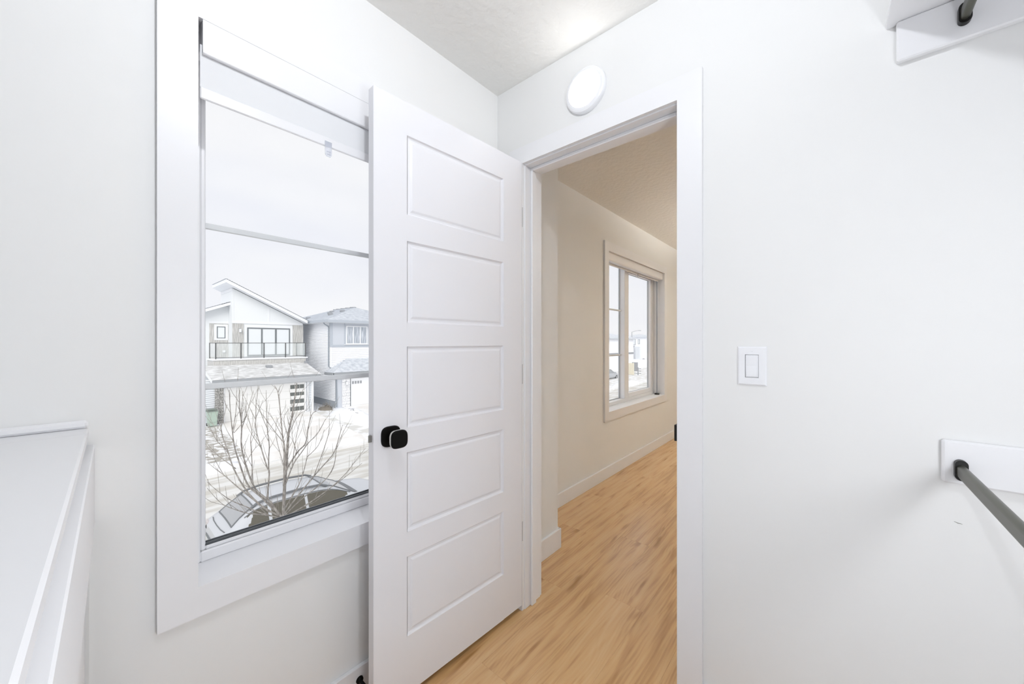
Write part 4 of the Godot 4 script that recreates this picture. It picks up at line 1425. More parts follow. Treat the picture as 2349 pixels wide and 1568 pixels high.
func build_hipped_house() -> void:
	var g := GROUND
	var t := thing("house", "white sided house with a hip roof, grey upper panels and front garage", "house", Vector3(16, g, -34))
	var xs := 12.88
	var zf := -30.6
	var zg := -29.55
	boxpart(t, "main_wall", Vector3(xs, g - 0.2, -42.9), Vector3(20.8, 2.95, zf - 0.02), M.siding)
	boxpart(t, "garage_wall", Vector3(xs, g - 0.2, zf - 0.05), Vector3(20.0, -1.2, zg - 0.04), M.siding)
	# lap siding on the side wall and the front
	var mb := MB.new()
	laps(mb, Vector3(xs, 0, zf), Vector3(xs, 0, -42.9), g + 0.55, 2.85, 0.125, Vector3(-1, 0, 0))
	laps(mb, Vector3(xs, 0, zg), Vector3(xs, 0, zf), g + 0.55, -1.2, 0.125, Vector3(-1, 0, 0))
	part(t, "side_siding", mb, M.siding).set_meta("kind", "stuff")
	mb = MB.new()
	laps(mb, Vector3(xs + 0.15, 0, zf - 0.02), Vector3(20.6, 0, zf - 0.02), -1.1, 0.80, 0.14, Vector3(0, 0, 1))
	part(t, "front_siding", mb, M.siding).set_meta("kind", "stuff")
	boxpart(t, "foundation", Vector3(xs - 0.03, g - 0.2, -42.9), Vector3(xs + 0.1, g + 0.55, zg - 0.02), M.foundation, 0.01)
	boxpart(t, "corner_board", Vector3(xs - 0.015, -1.0, zf - 0.16), Vector3(xs + 0.15, 0.80, zf + 0.02), M.fascia, 0.004)
	# grey upper panels
	boxpart(t, "corner_panel", Vector3(xs - 0.02, 0.80, zf - 0.10), Vector3(xs + 0.20, 2.93, zf + 0.03), M.grey_trim, 0.004)
	boxpart(t, "upper_panel", Vector3(xs + 0.20, 0.98, zf - 0.03), Vector3(14.02, 2.93, zf + 0.012), M.grey_panel, 0.004)
	boxpart(t, "upper_panel", Vector3(14.10, 0.98, zf - 0.03), Vector3(20.6, 2.93, zf + 0.004), M.grey_panel, 0.004)
	boxpart(t, "batten", Vector3(14.02, 0.98, zf - 0.03), Vector3(14.10, 2.93, zf + 0.03), M.grey_trim, 0.004)
	boxpart(t, "band_board", Vector3(xs + 0.20, 0.80, zf - 0.03), Vector3(20.6, 0.98, zf + 0.035), M.grey_trim, 0.004)
	# front window in three
	mb = MB.new()
	frame_ring(mb, 14.17, 16.02, 1.03, 2.57, 0.075, zf, zf + 0.06, 0.004)
	mb.box(Vector3(14.735, 1.10, zf), Vector3(14.815, 2.50, zf + 0.05), 0.003)
	mb.box(Vector3(15.345, 1.10, zf), Vector3(15.425, 2.50, zf + 0.05), 0.003)
	mb.box(Vector3(14.0, 0.99, zf + 0.01), Vector3(16.2, 1.04, zf + 0.09), 0.004)
	var wn := part(t, "front_window", mb, M.fascia)
	for q in [[14.245, 14.735], [14.815, 15.345], [15.425, 15.945]]:
		boxpart(wn, "pane", Vector3(q[0], 1.10, zf), Vector3(q[1], 2.50, zf + 0.025), M.curtain_glass)
	# hip roof
	var y0 := 2.99
	var x0 := xs - 0.46
	var x1 := 21.26
	var z0 := -30.14
	var z1 := -43.36
	var rx := (x0 + x1) * 0.5
	var ry := 4.52
	var ra := Vector3(rx, ry, z0 - 4.42)
	var rb := Vector3(rx, ry, z1 + 4.42)
	var A := Vector3(x0, y0, z0)
	var B := Vector3(x1, y0, z0)
	var C := Vector3(x1, y0, z1)
	var D := Vector3(x0, y0, z1)
	mb = MB.new()
	courses(mb, A, B, ra, ra, 0.16)
	courses(mb, D, A, ra, rb, 0.16)
	courses(mb, B, C, rb, ra, 0.16)
	courses(mb, C, D, rb, rb, 0.16)
	var rf := part(t, "roof", mb, M.shingle_blue)
	for v in [[14.2, -33.6], [14.9, -35.4], [13.6, -37.0], [13.9, -39.6], [15.6, -36.6], [15.2, -33.5]]:
		var yy: float = y0 + (v[0] - x0) * (ry - y0) / (rx - x0)
		boxpart(rf, "roof_vent", Vector3(v[0] - 0.17, yy - 0.03, v[1] - 0.22), Vector3(v[0] + 0.12, yy + 0.14, v[1] + 0.22), M.far_dark, 0.02)
	mb = MB.new()
	for i in 14:
		var p := ra.lerp(rb, i / 13.0)
		mb.box(p + Vector3(-0.11, -0.02, -0.13), p + Vector3(0.11, 0.045 + 0.02 * (i % 3), 0.13), 0.02)
	part(rf, "ridge_cap", mb, M.far_dark)
	mb = MB.new()
	mb.box(Vector3(x0, y0 - 0.20, z0 - 0.06), Vector3(x1, y0 + 0.02, z0 + 0.04), 0.01)
	mb.box(Vector3(x0 - 0.04, y0 - 0.20, z1), Vector3(x0 + 0.06, y0 + 0.02, z0 + 0.04), 0.01)
	part(t, "fascia", mb, M.grey_trim)
	boxpart(t, "soffit", Vector3(x0, y0 - 0.22, z1), Vector3(x1, y0 - 0.18, z0), M.fascia)
	mb = MB.new()
	mb.tube([Vector3(x0 + 0.05, 2.80, zf - 0.25), Vector3(x0 + 0.10, 2.66, zf - 0.20), Vector3(xs - 0.09, 2.48, zf - 0.12), Vector3(xs - 0.07, 2.35, zf - 0.10), Vector3(xs - 0.07, -0.72, zf - 0.10), Vector3(xs + 0.05, -0.90, zf + 0.05)], [0.05, 0.05, 0.05, 0.05, 0.05, 0.05], 8)
	part(t, "downspout", mb, M.downspout)
	# garage roof, hipped at the near end
	var ge := -1.17
	var gx := xs - 0.42
	var gz := -29.10
	var ga := Vector3(gx, ge, gz)
	var gb := Vector3(20.6, ge, gz)
	var gt := Vector3(14.92, -0.18, zf - 0.01)
	var gu := Vector3(20.6, -0.18, zf - 0.01)
	var gl := Vector3(gx, ge, zf - 0.01)
	mb = MB.new()
	courses(mb, ga, gb, gu, Vector3(14.2, -0.18, zf - 0.01), 0.16)
	courses(mb, gl, ga, Vector3(14.2, -0.18, zf - 0.01), Vector3(14.2, -0.18, zf - 0.02), 0.16)
	mb.quad(ga - Vector3(0, 0.02, 0), gb - Vector3(0, 0.02, 0), gu - Vector3(0, 0.02, 0), gt - Vector3(0, 0.02, 0), Vector3.DOWN)
	part(t, "garage_roof", mb, M.shingle_blue)
	mb = MB.new()
	mb.box(Vector3(gx, ge - 0.17, gz - 0.06), Vector3(20.6, ge - 0.01, gz + 0.05), 0.012)
	mb.box(Vector3(gx - 0.04, ge - 0.17, zf), Vector3(gx + 0.07, ge - 0.01, gz + 0.05), 0.012)
	part(t, "gutter", mb, M.gutter)
	boxpart(t, "garage_soffit", Vector3(gx, ge - 0.19, zf), Vector3(20.6, ge - 0.15, gz), M.fascia)
	mb = MB.new()
	mb.tube([Vector3(gx + 0.25, ge - 0.18, gz - 0.05), Vector3(gx + 0.27, ge - 0.32, gz - 0.10), Vector3(xs + 0.02, ge - 0.55, zg + 0.04), Vector3(xs + 0.05, g + 0.10, zg + 0.05)], [0.05, 0.05, 0.05, 0.05], 8)
	part(t, "downspout", mb, M.downspout)
	# garage front
	boxpart(t, "garage_front", Vector3(xs, g - 0.2, zg - 0.05), Vector3(20.0, -1.2, zg), M.grey_panel)
	pillar(t, "stone_pillar", 13.34, 13.96, g, -1.55, zg, M.stone_pale, 0.13, 11)
	lamp_box(t, 13.63, -2.05, zg + 0.13)
	boxpart(t, "door_trim", Vector3(13.96, g, zg - 0.02), Vector3(14.05, -1.60, zg + 0.06), M.dark_frame, 0.004)
	var gd := boxpart(t, "garage_door", Vector3(14.05, g + 0.02, zg - 0.02), Vector3(18.8, -1.68, zg + 0.015), M.fascia, 0.004)
	for i in 4:
		boxpart(gd, "door_light", Vector3(14.17 + i * 0.222, -2.19, zg), Vector3(14.32 + i * 0.222, -1.97, zg + 0.030), M.far_dark, 0.003)
	for i in 6:
		boxpart(gd, "door_section", Vector3(14.07 + i * 0.79, g + 0.03, zg), Vector3(14.84 + i * 0.79, -2.28, zg + 0.024), M.fascia, 0.008)


func build_tree() -> void:
	var t := thing("bare_tree", "young bare tree with many thin upright branches on the front lawn", "tree", Vector3(1.93, -4.0, -6.17))
	var mb := MB.new()
	mb.tube([Vector3(1.93, -4.1, -6.17), Vector3(1.92, -3.2, -6.17), Vector3(1.94, -2.2, -6.18), Vector3(1.92, -1.41, -6.17)], [0.050, 0.042, 0.036, 0.030], 12)
	part(t, "trunk", mb, M.bark)
	# radius, then the points of each limb
	var limbs := [
		[0.024, 1.92, -1.41, -6.17, 1.93, -0.89, -6.14, 1.94, -0.48, -6.09, 1.95, -0.16, -6.05, 1.95, -0.06, -6.02, 1.97, 0.17, -5.95, 1.99, 0.46, -5.9, 2.0, 0.62, -5.86],
		[0.016, 1.93, -1.01, -6.17, 1.95, -0.56, -6.21, 1.96, -0.34, -6.26, 1.96, -0.21, -6.33, 1.95, 0.17, -6.4, 1.94, 0.44, -6.47, 1.92, 0.54, -6.56],
		[0.006, 1.95, 0.44, -6.5, 1.98, 0.54, -6.49],
		[0.017, 1.92, -1.39, -6.18, 1.85, -1.29, -6.18, 1.76, -1.11, -6.21, 1.63, -0.95, -6.28, 1.56, -0.8, -6.28, 1.48, -0.5, -6.3, 1.43, -0.23, -6.28, 1.42, 0.02, -6.22, 1.4, 0.16, -6.17, 1.37, 0.34, -6.12, 1.36, 0.57, -6.05],
		[0.006, 1.4, 0.14, -6.17, 1.39, 0.56, -6.02],
		[0.006, 1.41, 0.02, -6.18, 1.49, 0.24, -6.23, 1.57, 0.53, -6.27],
		[0.014, 1.82, -1.26, -6.22, 1.66, -1.02, -6.27, 1.51, -0.81, -6.31, 1.4, -0.43, -6.3, 1.34, -0.21, -6.24, 1.3, 0.03, -6.16, 1.26, 0.34, -6.08, 1.23, 0.59, -5.98],
		[0.006, 1.3, 0.03, -6.13, 1.34, 0.26, -6.16, 1.36, 0.55, -6.21],
		[0.005, 1.31, -0.01, -6.12, 1.41, 0.1, -6.16, 1.48, 0.21, -6.23],
		[0.014, 1.88, -1.36, -6.22, 1.72, -1.23, -6.43, 1.57, -1.0, -6.62, 1.45, -0.68, -6.78, 1.39, -0.4, -6.87, 1.34, -0.17, -6.95, 1.34, -0.03, -6.97, 1.4, 0.27, -6.93],
		[0.007, 1.4, -0.41, -6.92, 1.33, -0.32, -7.16, 1.3, -0.2, -7.35, 1.28, -0.09, -7.52],
		[0.005, 1.34, -0.34, -7.23, 1.32, -0.13, -7.29, 1.29, -0.03, -7.36],
		[0.01, 1.79, -1.31, -6.33, 1.54, -1.02, -6.76, 1.4, -0.84, -7.08, 1.33, -0.77, -7.32, 1.27, -0.7, -7.54],
		[0.007, 1.48, -0.69, -6.81, 1.37, -0.57, -7.04, 1.27, -0.46, -7.27, 1.24, -0.42, -7.41],
		[0.005, 1.42, -0.88, -7.21, 1.32, -0.63, -7.25, 1.28, -0.5, -7.22],
		[0.014, 1.89, -1.34, -6.21, 1.82, -1.22, -6.36, 1.8, -1.11, -6.45, 1.83, -0.77, -6.49, 1.82, -0.7, -6.56, 1.78, -0.45, -6.67, 1.76, -0.29, -6.77, 1.75, -0.13, -6.85, 1.76, 0.13, -6.9, 1.8, 0.49, -6.93],
		[0.009, 1.86, -0.81, -6.62, 1.83, -0.55, -6.52, 1.81, -0.34, -6.42, 1.76, -0.08, -6.33, 1.72, 0.28, -6.23, 1.69, 0.53, -6.13],
		[0.005, 1.77, -0.08, -6.35, 1.7, 0.13, -6.36, 1.65, 0.3, -6.33],
		[0.005, 1.77, -0.01, -6.96, 1.7, 0.27, -7.19],
		[0.005, 1.77, -0.01, -6.96, 1.82, 0.31, -6.75],
		[0.013, 1.93, -1.13, -6.17, 1.92, -0.7, -6.07, 2.01, -0.38, -5.87, 2.06, -0.23, -5.71, 2.06, 0.03, -5.6, 2.07, 0.21, -5.5, 2.08, 0.27, -5.38],
		[0.01, 1.92, -0.9, -6.1, 1.96, -0.55, -5.89, 1.99, -0.35, -5.68, 2.02, -0.17, -5.48, 2.05, -0.03, -5.28, 2.08, 0.2, -5.08],
		[0.011, 1.93, -1.27, -6.16, 2.04, -1.1, -6.16, 2.15, -0.89, -6.14, 2.24, -0.56, -6.15, 2.28, -0.25, -6.22],
		[0.012, 1.93, -1.34, -6.16, 2.01, -1.14, -6.03, 2.19, -0.76, -5.77, 2.32, -0.5, -5.57, 2.36, -0.37, -5.46, 2.4, -0.1, -5.37, 2.41, 0.03, -5.31],
		[0.01, 1.93, -1.36, -6.16, 2.11, -1.14, -6.02, 2.36, -0.87, -5.8, 2.47, -0.65, -5.73, 2.52, -0.36, -5.73, 2.64, -0.04, -5.65],
		[0.01, 1.93, -1.39, -6.17, 2.2, -1.21, -5.97, 2.47, -0.99, -5.79, 2.65, -0.81, -5.71, 2.78, -0.65, -5.68, 2.92, -0.47, -5.63],
		[0.006, 2.18, -0.74, -5.73, 2.28, -0.39, -5.66, 2.35, -0.12, -5.63, 2.37, 0.08, -5.66],
		[0.006, 2.49, -1.01, -5.83, 2.6, -0.79, -5.55, 2.69, -0.58, -5.29],
		[0.006, 1.94, -0.14, -6.01, 1.99, 0.11, -5.87, 2.03, 0.22, -5.74],
		[0.007, 1.94, -0.06, -6.0, 1.93, 0.02, -5.91, 1.95, 0.25, -5.78, 2.01, 0.59, -5.62],
		[0.005, 1.93, -0.17, -6.01, 1.91, 0.09, -6.11, 1.98, 0.23, -6.11],
		[0.005, 1.95, -0.21, -6.3, 1.92, -0.02, -6.56, 1.92, 0.09, -6.79],
		[0.006, 1.95, -0.29, -6.27, 1.9, -0.14, -6.53, 1.85, 0.03, -6.81, 1.75, 0.27, -7.13],
		[0.006, 1.97, -0.58, -5.96, 2.05, -0.18, -6.03, 2.15, 0.15, -6.07],
		[0.01, 1.9, -1.4, -6.2, 1.7, -1.3, -6.34, 1.53, -1.18, -6.45, 1.36, -1.05, -6.54, 1.22, -0.89, -6.61, 1.11, -0.74, -6.65],
		[0.009, 1.91, -1.4, -6.19, 1.73, -1.31, -6.25, 1.54, -1.24, -6.31, 1.38, -1.14, -6.35, 1.22, -1.0, -6.37, 1.07, -0.75, -6.39],
		[0.006, 1.95, -0.72, -6.14, 1.95, -0.54, -6.35, 1.94, -0.24, -6.56, 1.99, -0.01, -6.71],
		[0.004, 1.47, -0.48, -6.24, 1.53, -0.28, -6.09, 1.56, -0.2, -5.98],
		[0.007, 1.56, -0.8, -6.28, 1.58, -0.51, -6.38, 1.59, -0.22, -6.49, 1.62, -0.09, -6.56, 1.58, 0.22, -6.72],
		[0.005, 1.81, -0.47, -6.76, 1.73, -0.25, -7.0, 1.7, -0.1, -7.19],
		[0.005, 2.19, -0.52, -6.01, 2.26, -0.32, -5.78, 2.28, -0.06, -5.61],
		[0.005, 1.98, -0.36, -5.8, 1.92, -0.14, -5.8, 1.9, 0.05, -5.74],
	]
	var tw := MB.new()
	for l in limbs:
		var pts := []
		for i in range(1, l.size(), 3):
			pts.append(Vector3(l[i], l[i + 1], l[i + 2]))
		# round the bends
		var path := []
		var rad := []
		var n: int = pts.size()
		for i in n - 1:
			for k in 4:
				var w := k / 4.0
				var p: Vector3 = pts[i].cubic_interpolate(pts[i + 1], pts[maxi(i - 1, 0)], pts[mini(i + 2, n - 1)], w)
				path.append(p)
		path.append(pts[n - 1])
		for i in path.size():
			rad.append(lerpf(l[0], maxf(l[0] * 0.22, 0.0024), float(i) / (path.size() - 1)))
		var bm := MB.new()
		bm.tube(path, rad, 7)
		part(t, "branch", bm, M.bark)
		# side twigs
		for i in range(3, path.size() - 1, 2):
			if rng.randf() < 0.9:
				var along: Vector3 = (path[i + 1] - path[i - 1]).normalized()
				var side := Vector3(rng.randf_range(-1, 1), rng.randf_range(0.0, 0.9), rng.randf_range(-1, 1)).normalized()
				var d := (along * 1.1 + side * 0.7).normalized()
				var ln := rng.randf_range(0.12, 0.42)
				var p0: Vector3 = path[i]
				var p1 := p0 + d * ln * 0.5
				var p2 := p1 + (d + Vector3(0, 0.35, 0)).normalized() * ln * 0.5
				tw.tube([p0, p1, p2], [minf(rad[i] * 0.6, 0.004), 0.0028, 0.0016], 4, false)
	part(t, "twigs", tw, M.bark).set_meta("kind", "stuff")


func make_car(called: String, label: String, at: Vector3, paint: Material, glass: Material, rear: Material, turn := 0.0) -> Node3D:
	# length runs along +x from the tail
	var t := thing(called, label, "car", at)
	t.rotation.y = turn
	# x, underside, belt, top, half widths: sill, waist, belt, roof
	var st := [
		[0.00, 0.46, 0.78, 0.86, 0.58, 0.70, 0.68, 0.58],
		[0.06, 0.34, 0.88, 0.96, 0.68, 0.80, 0.77, 0.66],
		[0.22, 0.26, 0.97, 1.04, 0.74, 0.86, 0.82, 0.68],
		[0.42, 0.24, 0.99, 1.22, 0.76, 0.88, 0.84, 0.64],
		[0.72, 0.23, 0.98, 1.42, 0.77, 0.88, 0.84, 0.60],
		[1.10, 0.22, 0.97, 1.475, 0.78, 0.88, 0.84, 0.60],
		[1.80, 0.22, 0.95, 1.485, 0.78, 0.88, 0.84, 0.60],
		[2.30, 0.22, 0.94, 1.44, 0.78, 0.88, 0.84, 0.59],
		[2.62, 0.22, 0.94, 1.35, 0.78, 0.88, 0.84, 0.60],
		[2.95, 0.22, 0.94, 1.16, 0.78, 0.88, 0.84, 0.66],
		[3.22, 0.22, 0.94, 1.02, 0.78, 0.88, 0.83, 0.72],
		[3.60, 0.23, 0.88, 0.965, 0.77, 0.87, 0.81, 0.70],
		[4.00, 0.25, 0.80, 0.90, 0.75, 0.84, 0.78, 0.66],
		[4.28, 0.30, 0.68, 0.78, 0.68, 0.77, 0.71, 0.58],
		[4.42, 0.40, 0.56, 0.62, 0.55, 0.64, 0.60, 0.50],
	]
	var rings := []
	for q in st:
		var half := [Vector2(0.0, q[1]), Vector2(q[4], q[1]), Vector2(q[5], q[1] + 0.22), Vector2(q[5] + 0.01, (q[1] + q[2]) * 0.5 + 0.06), Vector2(q[5] - 0.005, q[2] - 0.07), Vector2(q[6], q[2]), Vector2(lerpf(q[6], q[7], 0.9), lerpf(q[2], q[3], 0.80)), Vector2(q[7] - 0.06, q[3] - 0.028), Vector2(q[7] * 0.5, q[3] - 0.006), Vector2(0.0, q[3])]
		var ring := []
		for p in half:
			ring.append(Vector3(q[0], p.y, p.x))
		for i in range(half.size() - 2, 0, -1):
			ring.append(Vector3(q[0], half[i].y, -half[i].x))
		rings.append(ring)
	var mb := MB.new()
	mb.loft(rings)
	mb.flat(rings[0], Vector3(-1, 0, 0))
	mb.flat(rings[rings.size() - 1], Vector3(1, 0, 0))
	part(t, "body", mb, paint, true)
	var ev := func(x: float, c: int) -> float:
		for i in st.size() - 1:
			if x <= st[i + 1][0]:
				return lerpf(st[i][c], st[i + 1][c], inverse_lerp(st[i][0], st[i + 1][0], x))
		return st[st.size() - 1][c]
	var side_pt := func(x: float, k: float, s: float) -> Vector3:
		# k runs up the side glass from belt to roof
		var belt := Vector2(ev.call(x, 6), ev.call(x, 2))
		var top := Vector2(lerpf(ev.call(x, 6), ev.call(x, 7), 0.9), lerpf(ev.call(x, 2), ev.call(x, 3), 0.80))
		var p := belt.lerp(top, k)
		return Vector3(x, p.y + 0.003, s * (p.x + 0.007))
	for s in [-1.0, 1.0]:
		for w in [[0.55, 0.98, 0.45], [1.05, 1.83, 1.0], [1.90, 2.95, 1.0]]:
			mb = MB.new()
			var lo := []
			var hi := []
			for i in 9:
				var x := lerpf(w[0], w[1], i / 8.0)
				lo.append(side_pt.call(x, 0.06, s))
				hi.append(side_pt.call(x, 0.93, s))
			for i in 8:
				mb.quad(lo[i], lo[i + 1], hi[i + 1], hi[i], Vector3(0, 0.4, s))
			part(t, "side_window", mb, glass, true)
	var top_pt := func(x: float, k: float) -> Vector3:
		var hw: float = ev.call(x, 7) - 0.07
		var yy: float = ev.call(x, 3)
		return Vector3(x, yy + 0.008 - 0.022 * k * k, hw * k)
	for w in [[0.26, 0.70, "rear_window", rear], [2.36, 3.12, "windshield", rear], [3.14, 3.30, "cowl", M.car_dark]]:
		mb = MB.new()
		for i in 6:
			var xa := lerpf(w[0], w[1], i / 6.0)
			var xb := lerpf(w[0], w[1], (i + 1) / 6.0)
			for k in 8:
				var ka := lerpf(-1.0, 1.0, k / 8.0)
				var kb := lerpf(-1.0, 1.0, (k + 1) / 8.0)
				mb.quad(top_pt.call(xa, ka), top_pt.call(xb, ka), top_pt.call(xb, kb), top_pt.call(xa, kb), Vector3.UP)
		part(t, w[2], mb, w[3], true)
	# dark seals around the rear and front glass, bumper strip and tailgate seam
	for w in [[0.26, 0.70], [2.36, 3.12]]:
		var loop := []
		for i in 9:
			loop.append(top_pt.call(lerpf(w[0], w[1], i / 8.0), -1.0))
		for i in 9:
			loop.append(top_pt.call(w[1], lerpf(-1.0, 1.0, i / 8.0)))
		for i in 9:
			loop.append(top_pt.call(lerpf(w[1], w[0], i / 8.0), 1.0))
		for i in 9:
			loop.append(top_pt.call(w[0], lerpf(1.0, -1.0, i / 8.0)))
		var lr := []
		for i in loop.size():
			lr.append(0.016)
		mb = MB.new()
		mb.tube(loop, lr, 6)
		part(t, "glass_seal", mb, M.car_dark, true)
	mb = MB.new()
	mb.tube([Vector3(0.10, 0.62, -0.80), Vector3(0.03, 0.62, -0.70), Vector3(-0.005, 0.62, -0.5), Vector3(-0.01, 0.62, 0.0), Vector3(-0.005, 0.62, 0.5), Vector3(0.03, 0.62, 0.70), Vector3(0.10, 0.62, 0.80)], [0.02, 0.025, 0.025, 0.025, 0.025, 0.025, 0.02], 8)
	part(t, "bumper_strip", mb, M.car_dark, true)
	mb = MB.new()
	mb.tube([top_pt.call(0.13, -0.98), top_pt.call(0.10, -0.6), top_pt.call(0.09, 0.0), top_pt.call(0.10, 0.6), top_pt.call(0.13, 0.98)], [0.010, 0.010, 0.010, 0.010, 0.010], 6)
	part(t, "tailgate_seam", mb, M.car_dark, true)
	for s in [-1.0, 1.0]:
		var drip := []
		var dr := []
		for i in 16:
			var x := lerpf(0.50, 3.05, i / 15.0)
			drip.append(side_pt.call(x, 0.98, s))
			dr.append(0.012)
		mb = MB.new()
		mb.tube(drip, dr, 6)
		part(t, "window_trim", mb, M.car_dark, true)
	for s in [-1.0, 1.0]:
		var path := []
		var rad := []
		for i in 12:
			var x := lerpf(0.62, 2.45, i / 11.0)
			path.append(Vector3(x, ev.call(x, 3) + 0.022 - (0.03 if i == 0 or i == 11 else 0.0), s * (ev.call(x, 7) - 0.03)))
			rad.append(0.030)
		mb = MB.new()
		mb.tube(path, rad, 8)
		part(t, "roof_rail", mb, M.car_dark, true)
		mb = MB.new()
		mb.box(Vector3(2.80, 0.96, s * 0.97 - 0.09), Vector3(2.95, 1.10, s * 0.97 + 0.09), 0.03)
		part(t, "side_mirror", mb, paint, true)
		boxpart(t, "tail_light", Vector3(0.0, 0.70, s * 0.66 - 0.09), Vector3(0.13, 0.92, s * 0.66 + 0.11), M.tail_lens, 0.03, true)
		for x in [0.80, 3.45]:
			mb = MB.new()
			mb.lathe([Vector2(0.0, -0.10), Vector2(0.20, -0.10), Vector2(0.30, -0.09), Vector2(0.325, -0.05), Vector2(0.325, 0.07), Vector2(0.30, 0.10), Vector2(0.22, 0.10)], Vector3(x, 0.325, s * 0.80), Vector3(0, 0, s), 28)
			var wh := part(t, "wheel", mb, M.tyre, true)
			mb = MB.new()
			mb.lathe([Vector2(0.22, 0.10), Vector2(0.20, 0.085), Vector2(0.05, 0.075), Vector2(0.0, 0.08)], Vector3(x, 0.325, s * 0.80), Vector3(0, 0, s), 28)
			part(wh, "rim", mb, M.wheel, true)
	return t


func build_cars() -> void:
	make_car("parked_car", "white car with roof rails parked at the curb behind the bare tree", Vector3(1.98, ROAD, -11.30), M.car_paint, M.car_glass, M.car_rear_glass)
	make_car("parked_car", "grey car parked down the street past the hall window", Vector3(47.0, ROAD, -24.6), M.car_grey, M.far_dark, M.far_dark)


func plain_house(label: String, lo: Vector3, hi: Vector3, rise: float, wall: Material, windows: Array) -> Node3D:
	var t := thing("house", label, "house", Vector3((lo.x + hi.x) * 0.5, lo.y, (lo.z + hi.z) * 0.5))
	boxpart(t, "wall", lo, hi, wall)
	var mb := MB.new()
	var o := 0.5
	var A := Vector3(lo.x - o, hi.y, hi.z + o)
	var B := Vector3(hi.x + o, hi.y, hi.z + o)
	var C := Vector3(hi.x + o, hi.y, lo.z - o)
	var D := Vector3(lo.x - o, hi.y, lo.z - o)
	var hz := (hi.z - lo.z) * 0.5 + o
	var hx := (hi.x - lo.x) * 0.5 + o
	var c := (lo + hi) * 0.5
	var ra := Vector3(c.x - maxf(hx - hz, 0.0), hi.y + rise, c.z + maxf(hz - hx, 0.0))
	var rb := Vector3(c.x + maxf(hx - hz, 0.0), hi.y + rise, c.z - maxf(hz - hx, 0.0))
	if hx >= hz:
		mb.quad(A, B, rb, ra, Vector3.UP)
		mb.quad(C, D, ra, rb, Vector3.UP)
		mb.quad(D, A, ra, ra, Vector3.UP)
		mb.quad(B, C, rb, rb, Vector3.UP)
	else:
		mb.quad(A, B, ra, ra, Vector3.UP)
		mb.quad(B, C, rb, ra, Vector3.UP)
		mb.quad(C, D, rb, rb, Vector3.UP)
		mb.quad(D, A, ra, rb, Vector3.UP)
	mb.box(Vector3(lo.x - o, hi.y - 0.22, lo.z - o), Vector3(hi.x + o, hi.y, hi.z + o))
	part(t, "roof", mb, M.shingle_blue)
	for w in windows:
		# windows on the wall that faces -x: z, y of two corners
		var f := boxpart(t, "window", Vector3(lo.x - 0.06, w[1], w[0]), Vector3(lo.x, w[3], w[2]), M.far_dark)
		boxpart(f, "pane", Vector3(lo.x - 0.08, w[1] + 0.12, w[0] + 0.12), Vector3(lo.x - 0.03, w[3] - 0.12, w[2] - 0.12), M.house_blind)
	return t


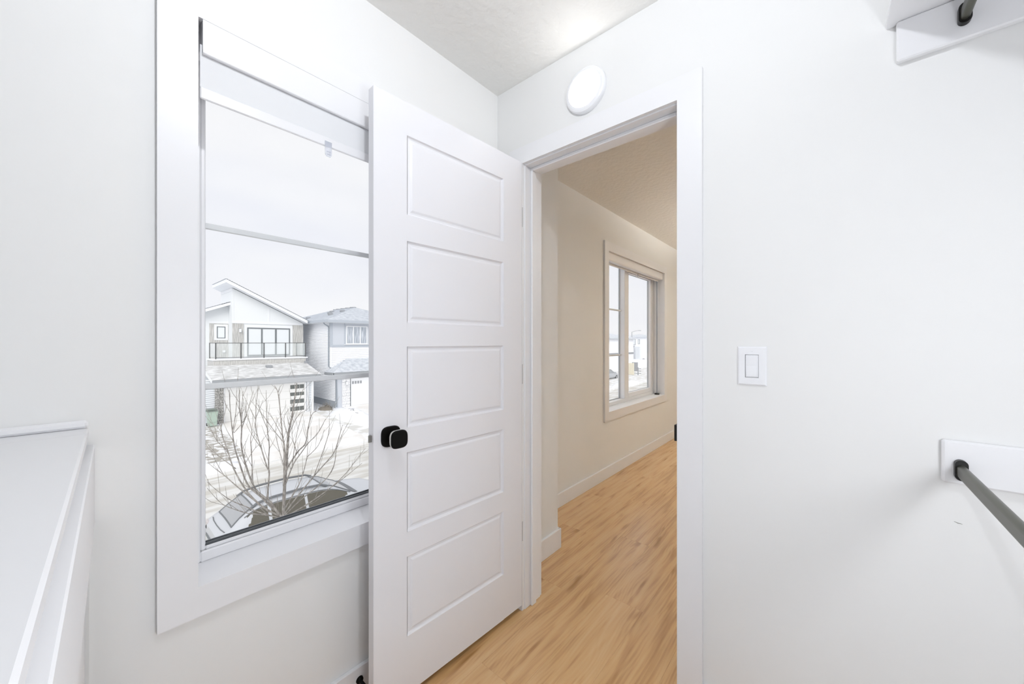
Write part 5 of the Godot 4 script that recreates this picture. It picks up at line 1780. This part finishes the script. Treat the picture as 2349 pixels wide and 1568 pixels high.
func build_far_street() -> void:
	# seen through the hall window
	var t := plain_house("far pale two-storey house behind the street lamp", Vector3(112, -4.0, -50.5), Vector3(121, 2.85, -43.0), 0.85, M.siding, [[-48.6, 0.3, -46.4, 2.2], [-45.6, 0.6, -45.0, 2.0]])
	var mb := MB.new()
	mb.quad(Vector3(109.5, -0.6, -46.6), Vector3(109.5, -0.6, -51.0), Vector3(112, 0.0, -51.0), Vector3(112, 0.0, -46.6), Vector3.UP)
	mb.box(Vector3(109.5, -0.8, -51.0), Vector3(109.7, -0.58, -46.6))
	part(t, "porch_roof", mb, M.far_dark)
	for z in [-46.7, -48.6]:
		boxpart(t, "porch_post", Vector3(109.6, -4.0, z - 0.1), Vector3(109.8, -0.7, z + 0.1), M.far_dark)
	boxpart(t, "entry_bay", Vector3(110.8, -4.0, -46.0), Vector3(112, -0.2, -44.6), M.siding_shop)
	t = plain_house("house with a wide white garage beyond the parked grey car", Vector3(57.0, -4.0, -42.0), Vector3(68, 2.0, -28.6), 1.3, M.siding, [])
	boxpart(t, "band_board", Vector3(57.0, -1.0, -28.6), Vector3(68, -0.7, -28.5), M.far_dark)
	boxpart(t, "garage_door", Vector3(58.2, -3.95, -28.6), Vector3(61.5, -1.3, -28.52), M.fascia, 0.01)
	plain_house("distant white house at the end of the street", Vector3(150, -4.0, -70.0), Vector3(160, 2.4, -60.5), 1.3, M.siding, [[-68.0, 0.2, -66.0, 1.8], [-64.0, 0.2, -62.5, 1.8]])
	# street lamp
	t = thing("street_lamp", "tall grey street lamp with a long arm before the far house", "street lamp", Vector3(100, -4.0, -42.45))
	mb = MB.new()
	mb.tube([Vector3(100, -4.0, -42.45), Vector3(100, 4.05, -42.45)], [0.13, 0.08], 10)
	part(t, "pole", mb, M.far_dark)
	mb = MB.new()
	mb.tube([Vector3(100, 3.95, -42.45), Vector3(100, 4.25, -41.6), Vector3(100, 4.38, -40.6)], [0.05, 0.045, 0.04], 8)
	part(t, "arm", mb, M.far_dark)
	boxpart(t, "lamp_head", Vector3(99.8, 4.30, -40.6), Vector3(100.2, 4.42, -39.9), M.far_dark, 0.03)
	# fence end, rails and a cabinet
	t = thing("wooden_fence", "cream wooden fence end with open rails in the snow", "fence", Vector3(57, -4.0, -24.2))
	for i in 4:
		boxpart(t, "board", Vector3(56.9, -3.99, -24.78 + i * 0.24), Vector3(57.0, -2.15 + 0.05 * (i % 2), -24.56 + i * 0.24), M.fence, 0.01)
	for i in 3:
		boxpart(t, "rail", Vector3(56.92, -3.75 + i * 0.36, -23.8), Vector3(56.99, -3.66 + i * 0.36, -22.7), M.far_dark)
	boxpart(t, "post", Vector3(56.9, -3.99, -23.25), Vector3(57.02, -2.75, -23.13), M.far_dark, 0.01)
	t = thing("utility_cabinet", "small grey utility cabinet behind the cream fence", "cabinet", Vector3(66, -4.0, -27.4))
	boxpart(t, "case", Vector3(65.7, -4.0, -27.9), Vector3(66.3, -2.5, -27.0), M.far_dark, 0.03)
	boxpart(t, "top_cap", Vector3(65.66, -2.5, -27.94), Vector3(66.34, -2.42, -26.96), M.fascia, 0.02)
	single("snow_bank", mound(80, -31.0, 5.0, 5.5, 1.5, -4.0, 31), M.snow, "broad snow bank before the far houses", "snow bank", Vector3(80, -4, -31))
	single("snow_bank", mound(44, -19.5, 4.0, 0.9, 0.5, -4.1, 35), M.snow, "long snow ridge on the curb down the street", "snow bank", Vector3(44, -4.1, -19.5))
